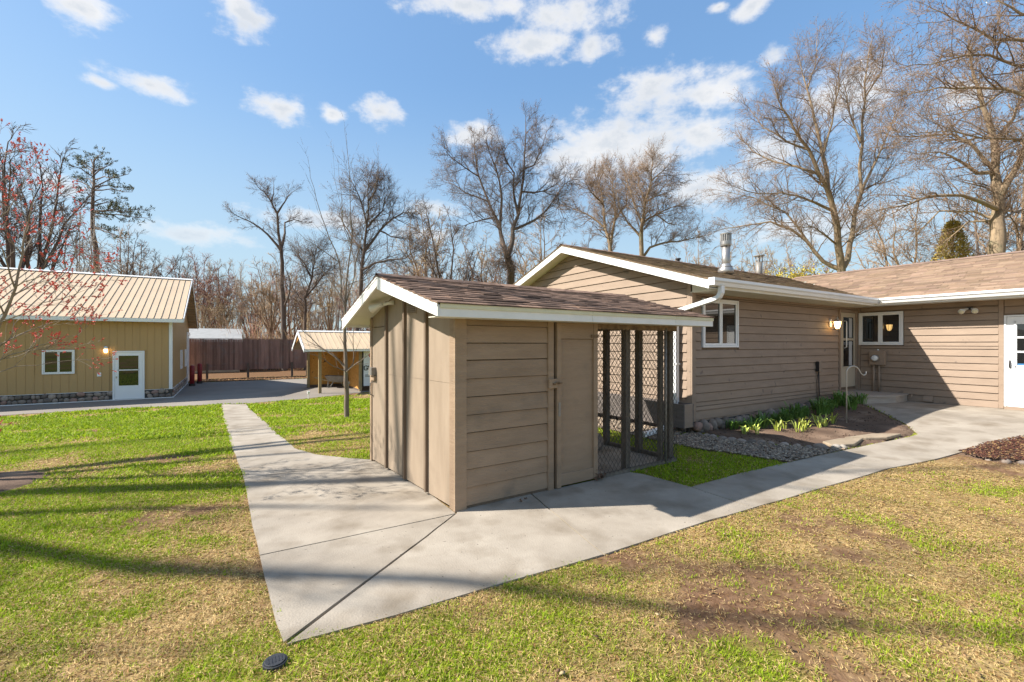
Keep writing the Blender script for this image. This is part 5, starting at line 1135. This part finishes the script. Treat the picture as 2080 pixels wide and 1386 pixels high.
# ------------------------------------------------------------------ trees
UPV = Vector((0, 0, 1))
def rvec(g):
    while True:
        v = Vector((g.uniform(-1, 1), g.uniform(-1, 1), g.uniform(-1, 1)))
        if .05 < v.length < 1: return v.normalized()
class Tree:
    def __init__(s, seed): s.g = random.Random(seed); s.limbs = []; s.twigs = []; s.tips = []
    def smooth(s, pts, rad, wob):
        """resample a traced limb with a little wander"""
        out, ro = [], []
        for i in range(len(pts) - 1):
            a, b = pts[i], pts[i + 1]; L = (b - a).length
            for k in range(2):
                f = k / 2; out.append(a.lerp(b, f) + (rvec(s.g) * L * wob if (i or k) else Vector())); ro.append(rad[i] * (1 - f) + rad[i + 1] * f)
        out.append(pts[-1]); ro.append(rad[-1]); return out, ro
    def limb(s, pts, r0, r1, kids, wob=.03):
        n = len(pts); rad = [r0 + (r1 - r0) * (i / (n - 1)) ** .8 for i in range(n)]
        p, r = s.smooth(pts, rad, wob); s.limbs.append((p, r)); s.spawn(p, r, 1, kids); return p
    def spawn(s, p, r, lev, kids):
        g = s.g; k = kids[lev - 1] if lev - 1 < len(kids) else None
        if k is None: return
        n, t0, ln, ang, up = k
        L = sum((p[i + 1] - p[i]).length for i in range(len(p) - 1)); cnt = max(1, int(n * (L if lev == 1 else 1) + g.random()))
        for c in range(cnt):
            t = t0 + (1 - t0) * ((c + g.random()) / cnt) if c < cnt - 1 else 1.0
            x = t * (len(p) - 1); i = min(int(x), len(p) - 2); f = x - i; q0 = p[i].lerp(p[i + 1], f); rr = r[i] * (1 - f) + r[i + 1] * f
            tan = (p[i + 1] - p[i]).normalized(); side = tan.cross(rvec(g)).normalized()
            a = ang * g.uniform(.6, 1.3) if t < .999 else ang * .25
            d = (tan * math.cos(a) + side * math.sin(a) + UPV * up).normalized()
            l = ln * g.uniform(.55, 1.3) * (1.15 - .55 * t); r0 = min(rr * .62, .006 + l * .013) if t < .999 else rr
            r0 = max(r0, s.rmin)
            ns = (4, 3, 1)[min(lev, 3) - 1]
            pts, rad = [q0], [r0]; dd = d
            for j in range(ns):
                dd = (dd + rvec(g) * .28 + UPV * up * .3).normalized(); pts.append(pts[-1] + dd * l / ns); rad.append(max(r0 * (1 - .85 * (j + 1) / ns), s.rmin * .55))
            s.twigs.append((pts, rad, lev)); 
            if lev == len(kids): s.tips.append((pts[-1], dd)); 
            s.spawn(pts, rad, lev + 1, kids)
    rmin = .008
    def build(s, name, base, label, group=None, bark=None, bud=None, budn=0, budsize=.05, cat='tree', shift=True):
        t = thing(name, base, label, cat, group)
        m = MB()
        for p, r in s.limbs: m.tube(p, r, 8, False)
        m.build('trunk', bark, t, True)
        V, F = [], []
        for p, r, lev in s.twigs:
            n = 5 if lev == 1 else 3; i0 = len(V)
            a = (p[-1] - p[0]); sd_ = a.cross(UPV); sd_ = sd_.normalized() if sd_.length > 1e-4 else Vector((1, 0, 0)); u2 = a.cross(sd_).normalized()
            cs = [(math.cos(2 * math.pi * k / n), math.sin(2 * math.pi * k / n)) for k in range(n)]
            for q, rr in zip(p[:-1], r[:-1]):
                for c, sn in cs: V.append((q.x + (sd_.x * c + u2.x * sn) * rr, q.y + (sd_.y * c + u2.y * sn) * rr, q.z + (sd_.z * c + u2.z * sn) * rr))
            V.append(tuple(p[-1])); last = len(V) - 1
            for j in range(len(p) - 2):
                for k in range(n):
                    a0 = i0 + j * n + k; b0 = i0 + j * n + (k + 1) % n; F.append((a0, b0, b0 + n)); F.append((a0, b0 + n, a0 + n))
            j = len(p) - 2
            for k in range(n): F.append((i0 + j * n + k, i0 + j * n + (k + 1) % n, last))
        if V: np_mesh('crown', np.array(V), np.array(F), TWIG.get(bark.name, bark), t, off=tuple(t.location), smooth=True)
        if bud and s.tips:
            V, F = [], []; g = s.g
            for p, d in s.tips:
                for _ in range(int(budn) if budn >= 1 else (1 if g.random() < budn else 0)):
                    q = p - d * g.uniform(0, budsize * 4) + rvec(g) * budsize * .5; u = rvec(g) * budsize * g.uniform(.6, 1.3); w = u.cross(rvec(g)).normalized() * budsize * .55; i = len(V)
                    V += [tuple(q - u), tuple(q + w), tuple(q + u), tuple(q - w)]; F += [(i, i + 1, i + 2, i + 3)]
            if V: np_mesh('buds', np.array(V), np.array(F), bud, t, off=tuple(t.location))['kind'] = 'stuff'
        return t
def crop(ox, oy, sc_): return lambda x, y: (ox + x / sc_, oy + y / sc_)
def traced(seed, dep, cv, limbs, kids, wander=1.6, rmin=.008, basez=None, rs_=.62):
    """main limbs given where they stand in the view, each wandering in depth of its own; finer growth is free"""
    T = Tree(seed); T.rmin = rmin; g = T.g; k_ = dep / FOC; memo = {}
    for pts, r0, r1 in limbs:
        d0 = memo.get(pts[0], dep); tgt = dep + g.uniform(-1, 1) * wander * 2.2; P = []
        for i, q in enumerate(pts):
            f = i / (len(pts) - 1); dd = memo.get(q, d0 + (tgt - d0) * f ** 1.2); memo[q] = dd; P.append(at(*cv(*q), dd))
        if basez is not None and pts is limbs[0][0]: P[0].z = basez
        T.limb(P, r0 * k_ * rs_, r1 * k_ * rs_, kids)
    return T
TWIG = {'oak_bark': mat('sunlit_twig', (.235, .162, .10), (.15, .10, .066), .9, (2, 2, 2)), 'dark_bark': mat('silhouette_twig', (.15, .108, .08), (.095, .068, .052), .9, (2, 2, 2))}  # light painted in: tan for sunlit crowns, dark for those silhouetted on the sky
OAK = [(3.0, .2, 2.5, .85, .09), (10, .12, 1.1, .8, .07), (9, .12, .58, .8, .05)]
c3 = crop(840, 220, 3.25); c4 = crop(1440, 0, 2.236); c2 = crop(420, 270, 3.224); c1 = crop(0, 260, 3.3)
# big oak behind the shed, centre
T = traced(1, 40, c3, [([(640, 1190), (640, 1050), (620, 980)], 13, 11), ([(620, 980), (590, 900), (570, 780), (540, 720), (500, 620), (430, 450), (415, 350), (400, 200)], 8, 1.2),
    ([(620, 980), (650, 900), (655, 800), (690, 700), (715, 550), (730, 400), (735, 250), (740, 80)], 9, 1), ([(655, 800), (720, 780), (800, 740), (880, 670), (950, 560), (1000, 500), (1060, 470)], 5, 1),
    ([(690, 700), (660, 560), (665, 430), (610, 350), (580, 250)], 4.5, 1), ([(540, 720), (450, 740), (370, 760), (300, 790)], 3, .8), ([(500, 620), (430, 590), (350, 560), (260, 500), (210, 490)], 3, .8),
    ([(570, 780), (585, 600), (570, 480), (520, 340), (480, 220)], 5, 1), ([(715, 550), (800, 560), (880, 540), (980, 470)], 3.5, .8), ([(730, 400), (790, 380), (840, 280), (870, 180)], 3, .8), ([(430, 450), (350, 400), (250, 330), (220, 290)], 2.6, .8), ([(950, 560), (960, 620), (980, 700)], 2, .7)], OAK, basez=-1)
T.build('oak_tree', at(1037, 720, 40), 'large bare oak behind the small shed, just left of the house gable', 'bare trees', m_barkd, m_bud, .16, .05)
T = traced(2, 46, c3, [([(1310, 1000), (1300, 900), (1260, 790), (1250, 640), (1240, 550), (1200, 450)], 8, 1), ([(1260, 790), (1180, 720), (1100, 680), (1030, 650)], 4, .8), ([(1300, 900), (1330, 740), (1330, 600), (1310, 480), (1290, 400)], 5, .8), ([(1330, 740), (1400, 640), (1420, 520), (1390, 430)], 3.5, .8), ([(1250, 640), (1180, 560), (1130, 480)], 3, .8)], OAK, basez=-1)
T.build('oak_tree', at(1243, 725, 46), 'bare oak behind the gable roof, left of a pair', 'bare trees', m_bark, m_bud, .16, .05)
T = traced(3, 43, c3, [([(1490, 1010), (1500, 850), (1510, 760), (1530, 620), (1570, 480), (1580, 340)], 9, 1), ([(1500, 850), (1420, 760), (1370, 680), (1330, 540)], 4.5, .8), ([(1490, 1010), (1560, 920), (1650, 890), (1750, 880), (1850, 860), (1930, 840)], 5, .8),
    ([(1510, 760), (1600, 700), (1700, 650), (1800, 650)], 4, .8), ([(1530, 620), (1620, 560), (1700, 470)], 3.5, .8), ([(1510, 760), (1440, 600), (1400, 460)], 4, .8), ([(1600, 700), (1680, 760), (1780, 780)], 2.5, .7), ([(1570, 480), (1640, 420), (1680, 380)], 2.5, .7), ([(1530, 620), (1480, 500), (1490, 400)], 3, .7)], OAK, basez=-1)
T.build('oak_tree', at(1298, 725, 43), 'bare oak behind the gable roof, right of a pair, with one long low limb', 'bare trees', m_bark, m_bud, .16, .05)
OAK2 = [(3.2, .2, 2.3, .8, .09), (9, .12, 1.0, .8, .07), (6, .12, .5, .8, .05)]
T = traced(4, 30, c4, [([(600, 1330), (600, 1225), (590, 1120), (565, 960), (540, 870), (500, 790), (450, 680), (390, 590), (330, 490), (300, 400)], 15, 1.2), ([(540, 870), (520, 700), (490, 560), (450, 400), (410, 270)], 8, 1),
    ([(600, 1225), (630, 1180), (650, 1050), (690, 870), (690, 650), (705, 450), (715, 300), (740, 180)], 11, 1), ([(600, 1225), (520, 1190), (450, 1100), (370, 1040), (280, 1010), (180, 1020), (70, 1040)], 8, 1), ([(565, 960), (480, 920), (400, 890), (330, 880), (220, 880), (120, 850)], 5, .8),
    ([(520, 700), (560, 560), (590, 400), (600, 270)], 4, .8), ([(500, 790), (400, 760), (300, 740), (200, 690), (140, 630)], 5, .8), ([(690, 870), (760, 720), (820, 600), (860, 470)], 5, .8), ([(450, 400), (480, 300), (490, 170)], 3, .8), ([(690, 650), (640, 500), (610, 370)], 4, .8),
    ([(450, 680), (350, 640), (250, 580), (180, 490)], 4, .8), ([(450, 1100), (350, 960), (200, 900), (80, 870)], 4, .8), ([(590, 1120), (480, 1030), (380, 1030)], 3.5, .8), ([(705, 450), (780, 330), (800, 200)], 3, .8), ([(690, 870), (780, 820), (850, 700)], 3, .7)], OAK2, basez=-1)
T.build('oak_tree', at(1712, 725, 30), 'tall bare oak with twin stems rising behind the wing roof', 'bare trees', m_bark, m_bud, .2, .04)
T = traced(5, 24, c4, [([(1305, 1260), (1308, 1140), (1310, 1000), (1315, 900), (1300, 780), (1300, 640), (1250, 480), (1200, 340), (1180, 200)], 26, 1.5), ([(1315, 900), (1340, 860), (1400, 760), (1440, 680), (1470, 500), (1450, 300)], 14, 2), ([(1300, 780), (1220, 790), (1140, 730), (1050, 690), (950, 700)], 8, 1),
    ([(1310, 950), (1150, 885), (1000, 890), (900, 930), (800, 950), (720, 970)], 7, .8), ([(1300, 780), (1200, 660), (1100, 610), (950, 620), (830, 620)], 7, .8), ([(1300, 640), (1380, 540), (1431, 430), (1450, 250)], 8, 1), ([(1310, 1000), (1200, 960), (1050, 960), (950, 1060), (860, 1190)], 5, .8), ([(1310, 1000), (1400, 960), (1480, 950)], 5, 1), ([(1310, 1000), (1180, 1010), (1080, 1090), (1020, 1150)], 4, .8)], OAK2, basez=-1)
T.build('oak_tree', at(2025, 725, 24), 'massive bare oak trunk behind the wing roof near the picture edge', 'bare trees', m_bark, m_bud, .3, .04)
T = traced(6, 19, c4, [([(1640, 1500), (1630, 1000), (1600, 640), (1560, 400), (1540, 100), (1500, -200)], 26, 3), ([(1600, 640), (1480, 635), (1380, 630), (1250, 625), (1100, 600), (900, 610)], 8, .8), ([(1570, 470), (1480, 450), (1350, 400), (1200, 400), (1050, 400), (930, 420), (790, 450)], 8, .8),
    ([(1560, 400), (1480, 320), (1400, 300), (1280, 250), (1150, 250), (1000, 290), (900, 300)], 7, .8), ([(1545, 200), (1400, 180), (1300, 180), (1200, 130), (1060, 60), (980, 20)], 7, .8), ([(1540, 100), (1420, 60), (1320, 10), (1250, -60)], 6, .8), ([(1350, 400), (1250, 480), (1120, 520), (1000, 540)], 4, .8)], OAK2, basez=-1)
T.build('oak_tree', at(2172, 725, 19), 'bare oak whose long level limbs reach in at the upper picture corner', 'bare trees', m_bark, m_bud, .3, .036)
# trees behind the fence
T = traced(7, 40, c2, [([(510, 1390), (500, 1150), (495, 1000), (495, 850), (485, 770), (470, 650), (460, 530), (420, 450), (380, 390), (335, 355)], 9, 1), ([(485, 770), (430, 700), (370, 640), (300, 590), (230, 560), (165, 525)], 4.5, .8), ([(485, 770), (510, 660), (510, 590), (570, 570), (640, 590)], 4.5, .8), ([(460, 530), (490, 480), (530, 420), (560, 390)], 3.5, .8), ([(420, 450), (440, 400), (440, 345)], 2.5, .7), ([(500, 1150), (545, 1050), (545, 960), (520, 900)], 3.5, .8)], [(1.7, .35, 1.3, .85, .1), (8, .15, .7, .75, .06), (7, .2, .4, .7, .05)], basez=-1)
T.build('oak_tree', at(578, 725, 40), 'gnarled bare tree with a long side limb behind the board fence', 'bare trees', m_barkd, m_bud, .16, .05)
T = traced(8, 41, c2, [([(645, 1390), (645, 1200), (645, 1080), (690, 950), (700, 860), (720, 760)], 6, 1), ([(645, 1080), (720, 990), (770, 920), (830, 880)], 3.5, .8), ([(690, 950), (640, 860), (600, 800)], 2.5, .8)], OAK, basez=-1)
T.build('oak_tree', at(620, 725, 41), 'leaning bare tree with a crooked trunk behind the shelter roof', 'bare trees', m_barkd, m_bud, .16, .05)
T = traced(9, 38, c2, [([(990, 1300), (1010, 1000), (1015, 900), (1030, 780), (1050, 620), (1055, 450), (1060, 310)], 9, 1), ([(1030, 780), (1130, 640), (1220, 560), (1290, 520), (1350, 530)], 5, .8), ([(1015, 900), (1100, 850), (1200, 830), (1300, 820), (1360, 780)], 4, .8), ([(1050, 620), (1150, 510), (1180, 390)], 4, .8), ([(1030, 780), (960, 700), (900, 600), (870, 540)], 4, .8), ([(1050, 620), (1000, 420), (960, 340)], 3.5, .8), ([(1055, 450), (1110, 380), (1120, 320)], 3, .8), ([(1130, 640), (1210, 680), (1300, 690)], 3, .8)], OAK, basez=-1)
T.build('oak_tree', at(728, 725, 38), 'broad bare oak rising behind the shed roof peak', 'bare trees', m_barkd, m_bud, .16, .05)
# young tree on the lawn
cs = crop(580, 640, 6.3)
def c2s(x, y): q = c2(x, y); return ((q[0] - 580) * 6.3, (q[1] - 640) * 6.3)
SAP = [(2.6, .15, .75, .5, .25), (2.2, .3, .32, .6, .2)]
lim = [([(785, 1325), (780, 1000), (775, 750), (770, 500), (762, 200), c2s(905, 1150)], 11, 5), ([c2s(905, 1150), c2s(880, 1060), c2s(870, 850), c2s(800, 680), c2s(760, 560), c2s(720, 440), c2s(680, 290), c2s(668, 200)], 3.2, .35),
       ([c2s(905, 1150), c2s(925, 900), c2s(950, 720), c2s(945, 550), c2s(940, 250), c2s(910, 30)], 4, .35), ([c2s(905, 1150), c2s(960, 960), c2s(975, 850), c2s(900, 640), c2s(870, 480), c2s(830, 165)], 3, .3), ([c2s(975, 850), c2s(1000, 720), c2s(1060, 500), c2s(1120, 270), c2s(1128, 200)], 2.2, .3),
       ([c2s(870, 850), c2s(760, 770), c2s(650, 700), c2s(570, 630)], 2, .3), ([c2s(950, 720), c2s(890, 600), c2s(880, 400), c2s(860, 190)], 2, .3), ([c2s(905, 1130), c2s(800, 950), c2s(700, 860), c2s(560, 760)], 2.2, .3), ([c2s(920, 1000), c2s(1020, 960), c2s(1100, 880), c2s(1160, 820)], 2, .3),
       ([(775, 750), (750, 660), (600, 510), (440, 400), (200, 190), (100, 30), c2s(520, 1080)], 4, .6), ([(770, 740), (800, 700), (870, 620), (872, 400), (865, 180), (900, -60)], 3.2, .8), ([(770, 740), (880, 640), (960, 590), (1090, 480), (1180, 440)], 2.4, .5), ([(770, 720), (670, 680), (580, 640), (480, 560), (420, 530), (200, 460), (0, 380)], 2, .4), ([(440, 400), (300, 380), (150, 330)], 1.3, .3)]
T = traced(10, 11.9, cs, lim, SAP, wander=.45, rmin=.0032, rs_=.5)
T.build('young_tree', at(704.6, 850, 11.9), 'slender young tree with thin upright stems on the lawn beside the shed', None, m_barks, m_bud, .8, .012)
# red flowering maple
MAP = [(3.0, .12, .62, .6, .12), (5, .15, .30, .65, .12), (3, .3, .14, .6, .1)]
ci = lambda x, y: (x, y)
T = traced(11, 5.75, ci, [([(-30, 985), (-45, 900), (-50, 820), (-45, 780)], 13, 10), ([(-45, 780), (-25, 720), (0, 655), (18, 624), (30, 584), (45, 518), (53, 470), (60, 440), (68, 405), (64, 375)], 7, .6), ([(30, 584), (15, 540), (0, 500), (-20, 440)], 3, .6), ([(45, 518), (70, 480), (100, 450), (118, 400)], 2.2, .5),
    ([(-45, 780), (-20, 740), (20, 722), (70, 705), (110, 692), (160, 680)], 3.5, .4), ([(-45, 780), (-10, 760), (30, 745), (75, 742), (118, 735)], 2.6, .4), ([(-25, 720), (20, 690), (60, 672), (105, 655), (140, 650)], 2.6, .4), ([(-45, 780), (-60, 600), (-40, 470), (-8, 370), (4, 330)], 8, .5), ([(30, 584), (70, 565), (110, 550), (170, 535)], 2, .4), ([(0, 655), (40, 640), (90, 615), (150, 600), (185, 585)], 2.4, .4),
    ([(-45, 780), (-120, 620), (-200, 480), (-230, 380)], 7, .6), ([(-60, 600), (-90, 440), (-110, 340), (-105, 250)], 5, .5), ([(-120, 620), (-220, 560), (-330, 530)], 4, .5), ([(-40, 470), (15, 430), (42, 390), (52, 350)], 2.4, .4), ([(-45, 780), (-150, 760), (-260, 700)], 3.5, .5)], MAP, wander=.5, rmin=.0026)
T.build('maple_tree', at(-30, 985, 5.75), 'maple with red spring flowers reaching in before the tan building', None, m_barkm, m_redbud, 9, .013)
# tall pine behind the tan building
T = Tree(12); T.rmin = .02; tr = [at(*c1(*q), 62) for q in ((655, 1300), (650, 955), (630, 700), (625, 450), (625, 300), (635, 200))]; tr[0].z = -1; T.limb(tr, .45, .06, [])
needle = []
ends = [(450, 240, 330), (540, 215, 300), (680, 180, 230), (740, 245, 320), (860, 310, 400), (885, 430, 420), (480, 340, 420), (530, 430, 470), (760, 330, 350), (700, 270, 300), (870, 560, 560), (990, 605, 570), (985, 550, 555), (860, 630, 560), (855, 750, 670), (760, 720, 660), (820, 400, 400), (540, 500, 520), (580, 340, 380), (640, 280, 320), (600, 205, 260), (720, 480, 500), (780, 560, 560), (700, 600, 600), (560, 260, 320), (700, 700, 680), (820, 500, 520)]
for (ex_, ey_, ty) in ends:
    a = at(*c1(627, ty), 62); b = at(*c1(ex_, ey_), 62 + T.g.uniform(-4, 4)); m1 = a.lerp(b, .5) + Vector((0, 0, .25)); p, r = T.smooth([a, m1, b], [.09, .06, .03], .05); T.limbs.append((p, r)); n0 = len(T.twigs); T.spawn(p, r, 1, [(1.6, .35, 1.0, .8, .15), (3, .3, .5, .7, .2)])
pt = T.build('pine_tree', at(197, 720, 62), 'tall thin pine with sparse dark needles behind the tan building', None, m_barkp)
V, F = [], []
for p, d in T.tips:
    for _ in range(7):
        d2 = (d + rvec(T.g) * .9 + UPV * .2).normalized(); w = d2.cross(rvec(T.g)).normalized() * .05; l = T.g.uniform(.18, .38); q = p + rvec(T.g) * .16; i = len(V)
        V += [tuple(q - w), tuple(q + w), tuple(q + d2 * l)]; F.append((i, i + 1, i + 2))
np_mesh('needles', np.array(V), np.array(F), m_needle, pt, off=tuple(pt.location))['kind'] = 'stuff'
# cedar behind the wing
ce = thing('cedar_tree', at(1935, 725, 33), 'yellowish green cedar between the two oaks behind the wing roof', 'tree'); b0 = at(1935, 725, 33); b0.z = -1
MB().tube([b0, b0 + Vector((0, 0, 5)), b0 + Vector((0, 0, 12))], [.3, .2, .04], 8).build('trunk', m_barkd, ce, True)
V, F = [], []; g = random.Random(6)
for k in range(5200):
    h = 3 + 8.6 * g.random() ** .8; rr = 2.4 * (1 - (h - 3) / 9.2) ** .8 * math.sqrt(g.random()) * g.uniform(.75, 1.15); a = g.uniform(0, 6.283); q = b0 + Vector((rr * math.cos(a), rr * math.sin(a), h)); u = (Vector((math.cos(a), math.sin(a), .5)) + rvec(g) * .8).normalized() * g.uniform(.1, .26); w = u.cross(rvec(g)).normalized() * .07; i = len(V)
    V += [tuple(q - w), tuple(q + u * .5 + w), tuple(q + u), tuple(q + u * .4 - w)]; F.append((i, i + 1, i + 2, i + 3))
np_mesh('crown', np.array(V), np.array(F), m_cedar, ce, off=tuple(ce.location))

# free-grown trees: a few kinds, each copy a thing with its own trunk and crown
def wild(seed, h, spread, stems, kids, rmin, r0):
    T = Tree(seed); T.rmin = rmin; g = T.g; base = Vector((0, 0, -.3)); fork = Vector((g.uniform(-.2, .2), g.uniform(-.2, .2), h * g.uniform(.22, .36)))
    T.limb([base, fork * .5, fork], r0, r0 * .8, [], .02)
    for k in range(stems):
        a = 2 * math.pi * k / stems + g.uniform(-.5, .5); s = spread * g.uniform(.5, 1); tip = Vector((s * math.cos(a), s * math.sin(a), h * g.uniform(.72, 1.0)))
        if k == 0: tip = Vector((g.uniform(-.4, .4), g.uniform(-.4, .4), h))
        m1 = fork.lerp(tip, .35) + Vector((tip.x * .12, tip.y * .12, h * .03)); m2 = fork.lerp(tip, .7) + rvec(g) * h * .03; T.limb([fork, m1, m2, tip], r0 * .62, rmin * 1.4, kids, .05)
    return T
def copy_tree(t, loc, sc_, rot, label, group):
    r = t.copy(); COL.objects.link(r); r.location = loc; r.scale = (sc_, sc_, sc_ * 1.0); r.rotation_euler = (0, 0, rot); tag(r, label, 'tree', group)
    for ch in t.children:
        c = ch.copy(); COL.objects.link(c); c.parent = r
    return r
WILD = [(1.7, .2, 1.5, .8, .12), (6, .15, .7, .75, .08), (5, .2, .42, .75, .05)]
THIN = [(2.2, .2, 1.1, .7, .2), (5, .15, .55, .7, .12)]
m_barkr = mat('reddish_bark', (.29, .15, .105), (.19, .10, .072), .92, (5, 5, 2)); m_barkt = mat('tan_bark', (.34, .235, .14), (.22, .15, .092), .92, (5, 5, 2)); m_birch = mat('pale_bark', (.5, .44, .37), (.4, .34, .28), .8, (5, 5, 2))
m_pinkbud = mat('pink_bud', (.46, .19, .13), (.34, .14, .10), .85, (3, 3, 3)); m_tanbud = mat('tan_bud', (.5, .40, .11), (.42, .30, .10), .85, (3, 3, 3))
protos = []
for i, (sd_, h, sp, stt, kd, rm, r0, bk_, bd, bn) in enumerate([(21, 12, 3.2, 6, WILD, .016, .20, m_barkd, m_bud, .2), (22, 10, 2.6, 6, WILD, .015, .16, m_barkr, m_pinkbud, 1), (23, 9, 2.2, 5, WILD, .015, .13, m_barkt, m_tanbud, 1), (24, 13, 1.5, 4, THIN, .016, .12, m_birch, m_tanbud, 1), (25, 8, 2.4, 7, WILD, .014, .12, m_barkt, m_bud, .3)]):
    T = wild(sd_, h, sp, stt, kd, rm, r0); protos.append((T, bk_, bd, bn))
pobj = {}
def put(i, px, dep, top, label, group, rot=None):
    """a copy of kind i whose crown reaches picture height 'top' at the given distance"""
    b = at(px, 725, dep); b.z = -.75; h = at(px, top, dep).z - b.z; H0 = (12, 10, 9, 13, 8)[i]; rot = rnd.uniform(0, 6.28) if rot is None else rot
    if i not in pobj:
        T, bk_, bd, bn = protos[i]; o = T.build('bare_tree', (0, 0, 0), label, group, bk_, bd, bn, .036); pobj[i] = o; o.location = b; o.scale = (h / H0,) * 3; o.rotation_euler = (0, 0, rot); return o
    return copy_tree(pobj[i], b, h / H0, rot, label, group)
GL = 'bare trees behind the tan building'
put(0, 18, 44, 288, 'tall bare tree behind the tan building, leftmost of all trees', GL); put(0, 78, 47, 335, 'reddish bare tree behind the tan building, second from the picture edge', GL)
put(3, 148, 50, 425, 'thin bare tree just left of the tall pine', GL); put(3, 178, 52, 440, 'thin bare tree touching the trunk of the tall pine', GL)
put(4, 245, 55, 495, 'low dark bare tree just right of the tall pine', GL); put(0, 275, 57, 490, 'spreading low bare tree right of the pine, farther along the roof', GL); put(0, 368, 80, 520, 'small distant bare tree alone above the end of the tan roof', GL)
GW_ = 'bare trees of the wood behind the fence'; LWD = 'one of the thin bare trees that make up the brown wood behind the fence'
rw = random.Random(15)
for k in range(50):
    px = 395 + k * 13.4 + rw.uniform(-12, 12); i = rw.choice((1, 2, 2, 3, 4, 1, 4)); dep = rw.uniform(43, 68)
    if px > 1040: continue
    put(i, px, dep, rw.uniform(530, 625) if i != 3 else rw.uniform(505, 590), LWD, GW_)
for px, dep, top, i, lab in ((300 + 20, 60, 545, 4, 'low brushy tree in the gap beyond the tan roof end'), (445, 60, 575, 1, 'rosy budded tree above the fence near the tan building'), (860, 50, 450, 2, 'pale bare tree between the two oaks behind the shed'), (915, 46, 445, 0, 'dark bare tree behind the shed roof beside the large oak'), (985, 52, 500, 2, 'tan budded tree below the large oak'),
                             (1100, 60, 470, 4, 'twiggy tree low beside the gable peak'), (1195, 62, 480, 0, 'low bare tree peeping over the gable roof'), (1420, 60, 500, 4, 'twiggy tree low over the main roof, left of the flue'), (1530, 60, 520, 2, 'pale tree beyond the far flue'), (1600, 62, 515, 2, 'pale pinkish tree beyond the roof valley'), (1660, 60, 535, 1, 'rosy bush topped tree behind the roof valley'),
                             (1850, 48, 420, 4, 'bare tree between the twin oak and the cedar'), (1990, 40, 380, 0, 'bare tree crowded behind the massive oak'), (2075, 38, 360, 4, 'bare tree beyond the massive oak at the edge of view')):
    put(i, px, dep, top, lab, 'background trees')
for i, o in pobj.items(): pass
# brush under the trees
V, F, Cc = [], [], []; g = random.Random(44)
for k in range(6600):
    px = g.uniform(385, 1070) if k < 5700 else g.uniform(1430, 1760); dep = g.uniform(40, 62); p = at(px, 725, dep); p.z = -.8; h = g.uniform(1.0, 4.4) * (1 if g.random() < .8 else 1.4); d = (UPV + rvec(g) * .35).normalized(); r = g.uniform(.012, .03)
    tone = g.choice(((.44, .28, .145), (.36, .19, .115), (.50, .35, .18), (.20, .125, .085), (.42, .21, .135)))
    def stick(p, d, h, r):
        s1 = d.cross(Vector((g.uniform(-1, 1), 1, .2))).normalized() * r; s2 = d.cross(s1).normalized() * r; i = len(V); q = p + d * h * .55 + rvec(g) * h * .06; e = p + d * h + rvec(g) * h * .12
        for c in (p, q): V.extend([tuple(c + s1), tuple(c - s1 * .5 + s2 * .87), tuple(c - s1 * .5 - s2 * .87)])
        V.append(tuple(e))
        for a, b in ((0, 1), (1, 2), (2, 0)): F.append((i + a, i + b, i + b + 3)); F.append((i + a, i + b + 3, i + a + 3)); F.append((i + 3 + a, i + 3 + b, i + 6))
        Cc.extend([tone] * 7); return q, e
    q, e = stick(p, d, h, r)
    for _ in range(4):
        stick(q.lerp(e, g.uniform(-.4, .6)), (d + rvec(g) * .9).normalized(), h * g.uniform(.18, .4), r * .55)
br = np_mesh('undergrowth', np.array(V), np.array(F), m_twig, col=np.array(Cc)); tag(br, 'tangle of bare brush and saplings behind the fence', 'undergrowth', kind='stuff')
# yellow spring shrub behind the valley
V, F = [], []; c = at(1625, 560, 34)
for k in range(1500):
    q = c + Vector((g.gauss(0, 1.5), g.gauss(0, 1), g.gauss(-.3, .45))); u = rvec(g) * g.uniform(.05, .12); w = u.cross(rvec(g)).normalized() * .05; i = len(V); V += [tuple(q - u), tuple(q + w), tuple(q + u), tuple(q - w)]; F.append((i, i + 1, i + 2, i + 3))
bs = thing('flowering_shrub', (c.x, c.y, -.5), 'yellow flowering shrub just showing above the roof valley', 'shrub'); np_mesh('crown', np.array(V), np.array(F), mat('forsythia', (.55, .42, .05), (.4, .33, .05), .7, (3, 3, 3)), bs, off=tuple(bs.location))
b_ = MB()
for k in range(9): b_.tube([(c.x + g.uniform(-.3, .3), c.y + g.uniform(-.3, .3), -.6), (c.x + g.uniform(-.9, .9), c.y + g.uniform(-.6, .6), 3), (c.x + g.uniform(-1.6, 1.6), c.y + g.uniform(-1, 1), c.z)], [.04, .03, .01], 5)
b_.build('stem', m_barkt, bs, True)
# large oak standing beside the camera's left, out of frame: its shadow crosses the lawn, path and shed
T = wild(31, 17, 7.0, 8, [(.5, .3, 2.2, .8, .08), (3, .2, .9, .75, .06)], .006, .23)
o = T.build('oak_tree', (0, 0, 0), 'large bare oak beyond the picture edge whose shadow falls across lawn, path and shed', 'bare trees', m_bark, m_bud, .3, .05); o.location = (-9.5, 11.3, -.2)
T = wild(32, 24, 9.5, 9, [(.5, .3, 2.6, .8, .08), (4, .2, 1.2, .75, .06)], .007, .17)
o = T.build('oak_tree', (0, 0, 0), 'second bare oak beyond the picture edge whose shadow streaks the foreground lawn', 'bare trees', m_bark, m_bud, .3, .05); o.location = (-17, 14.8, -.3)
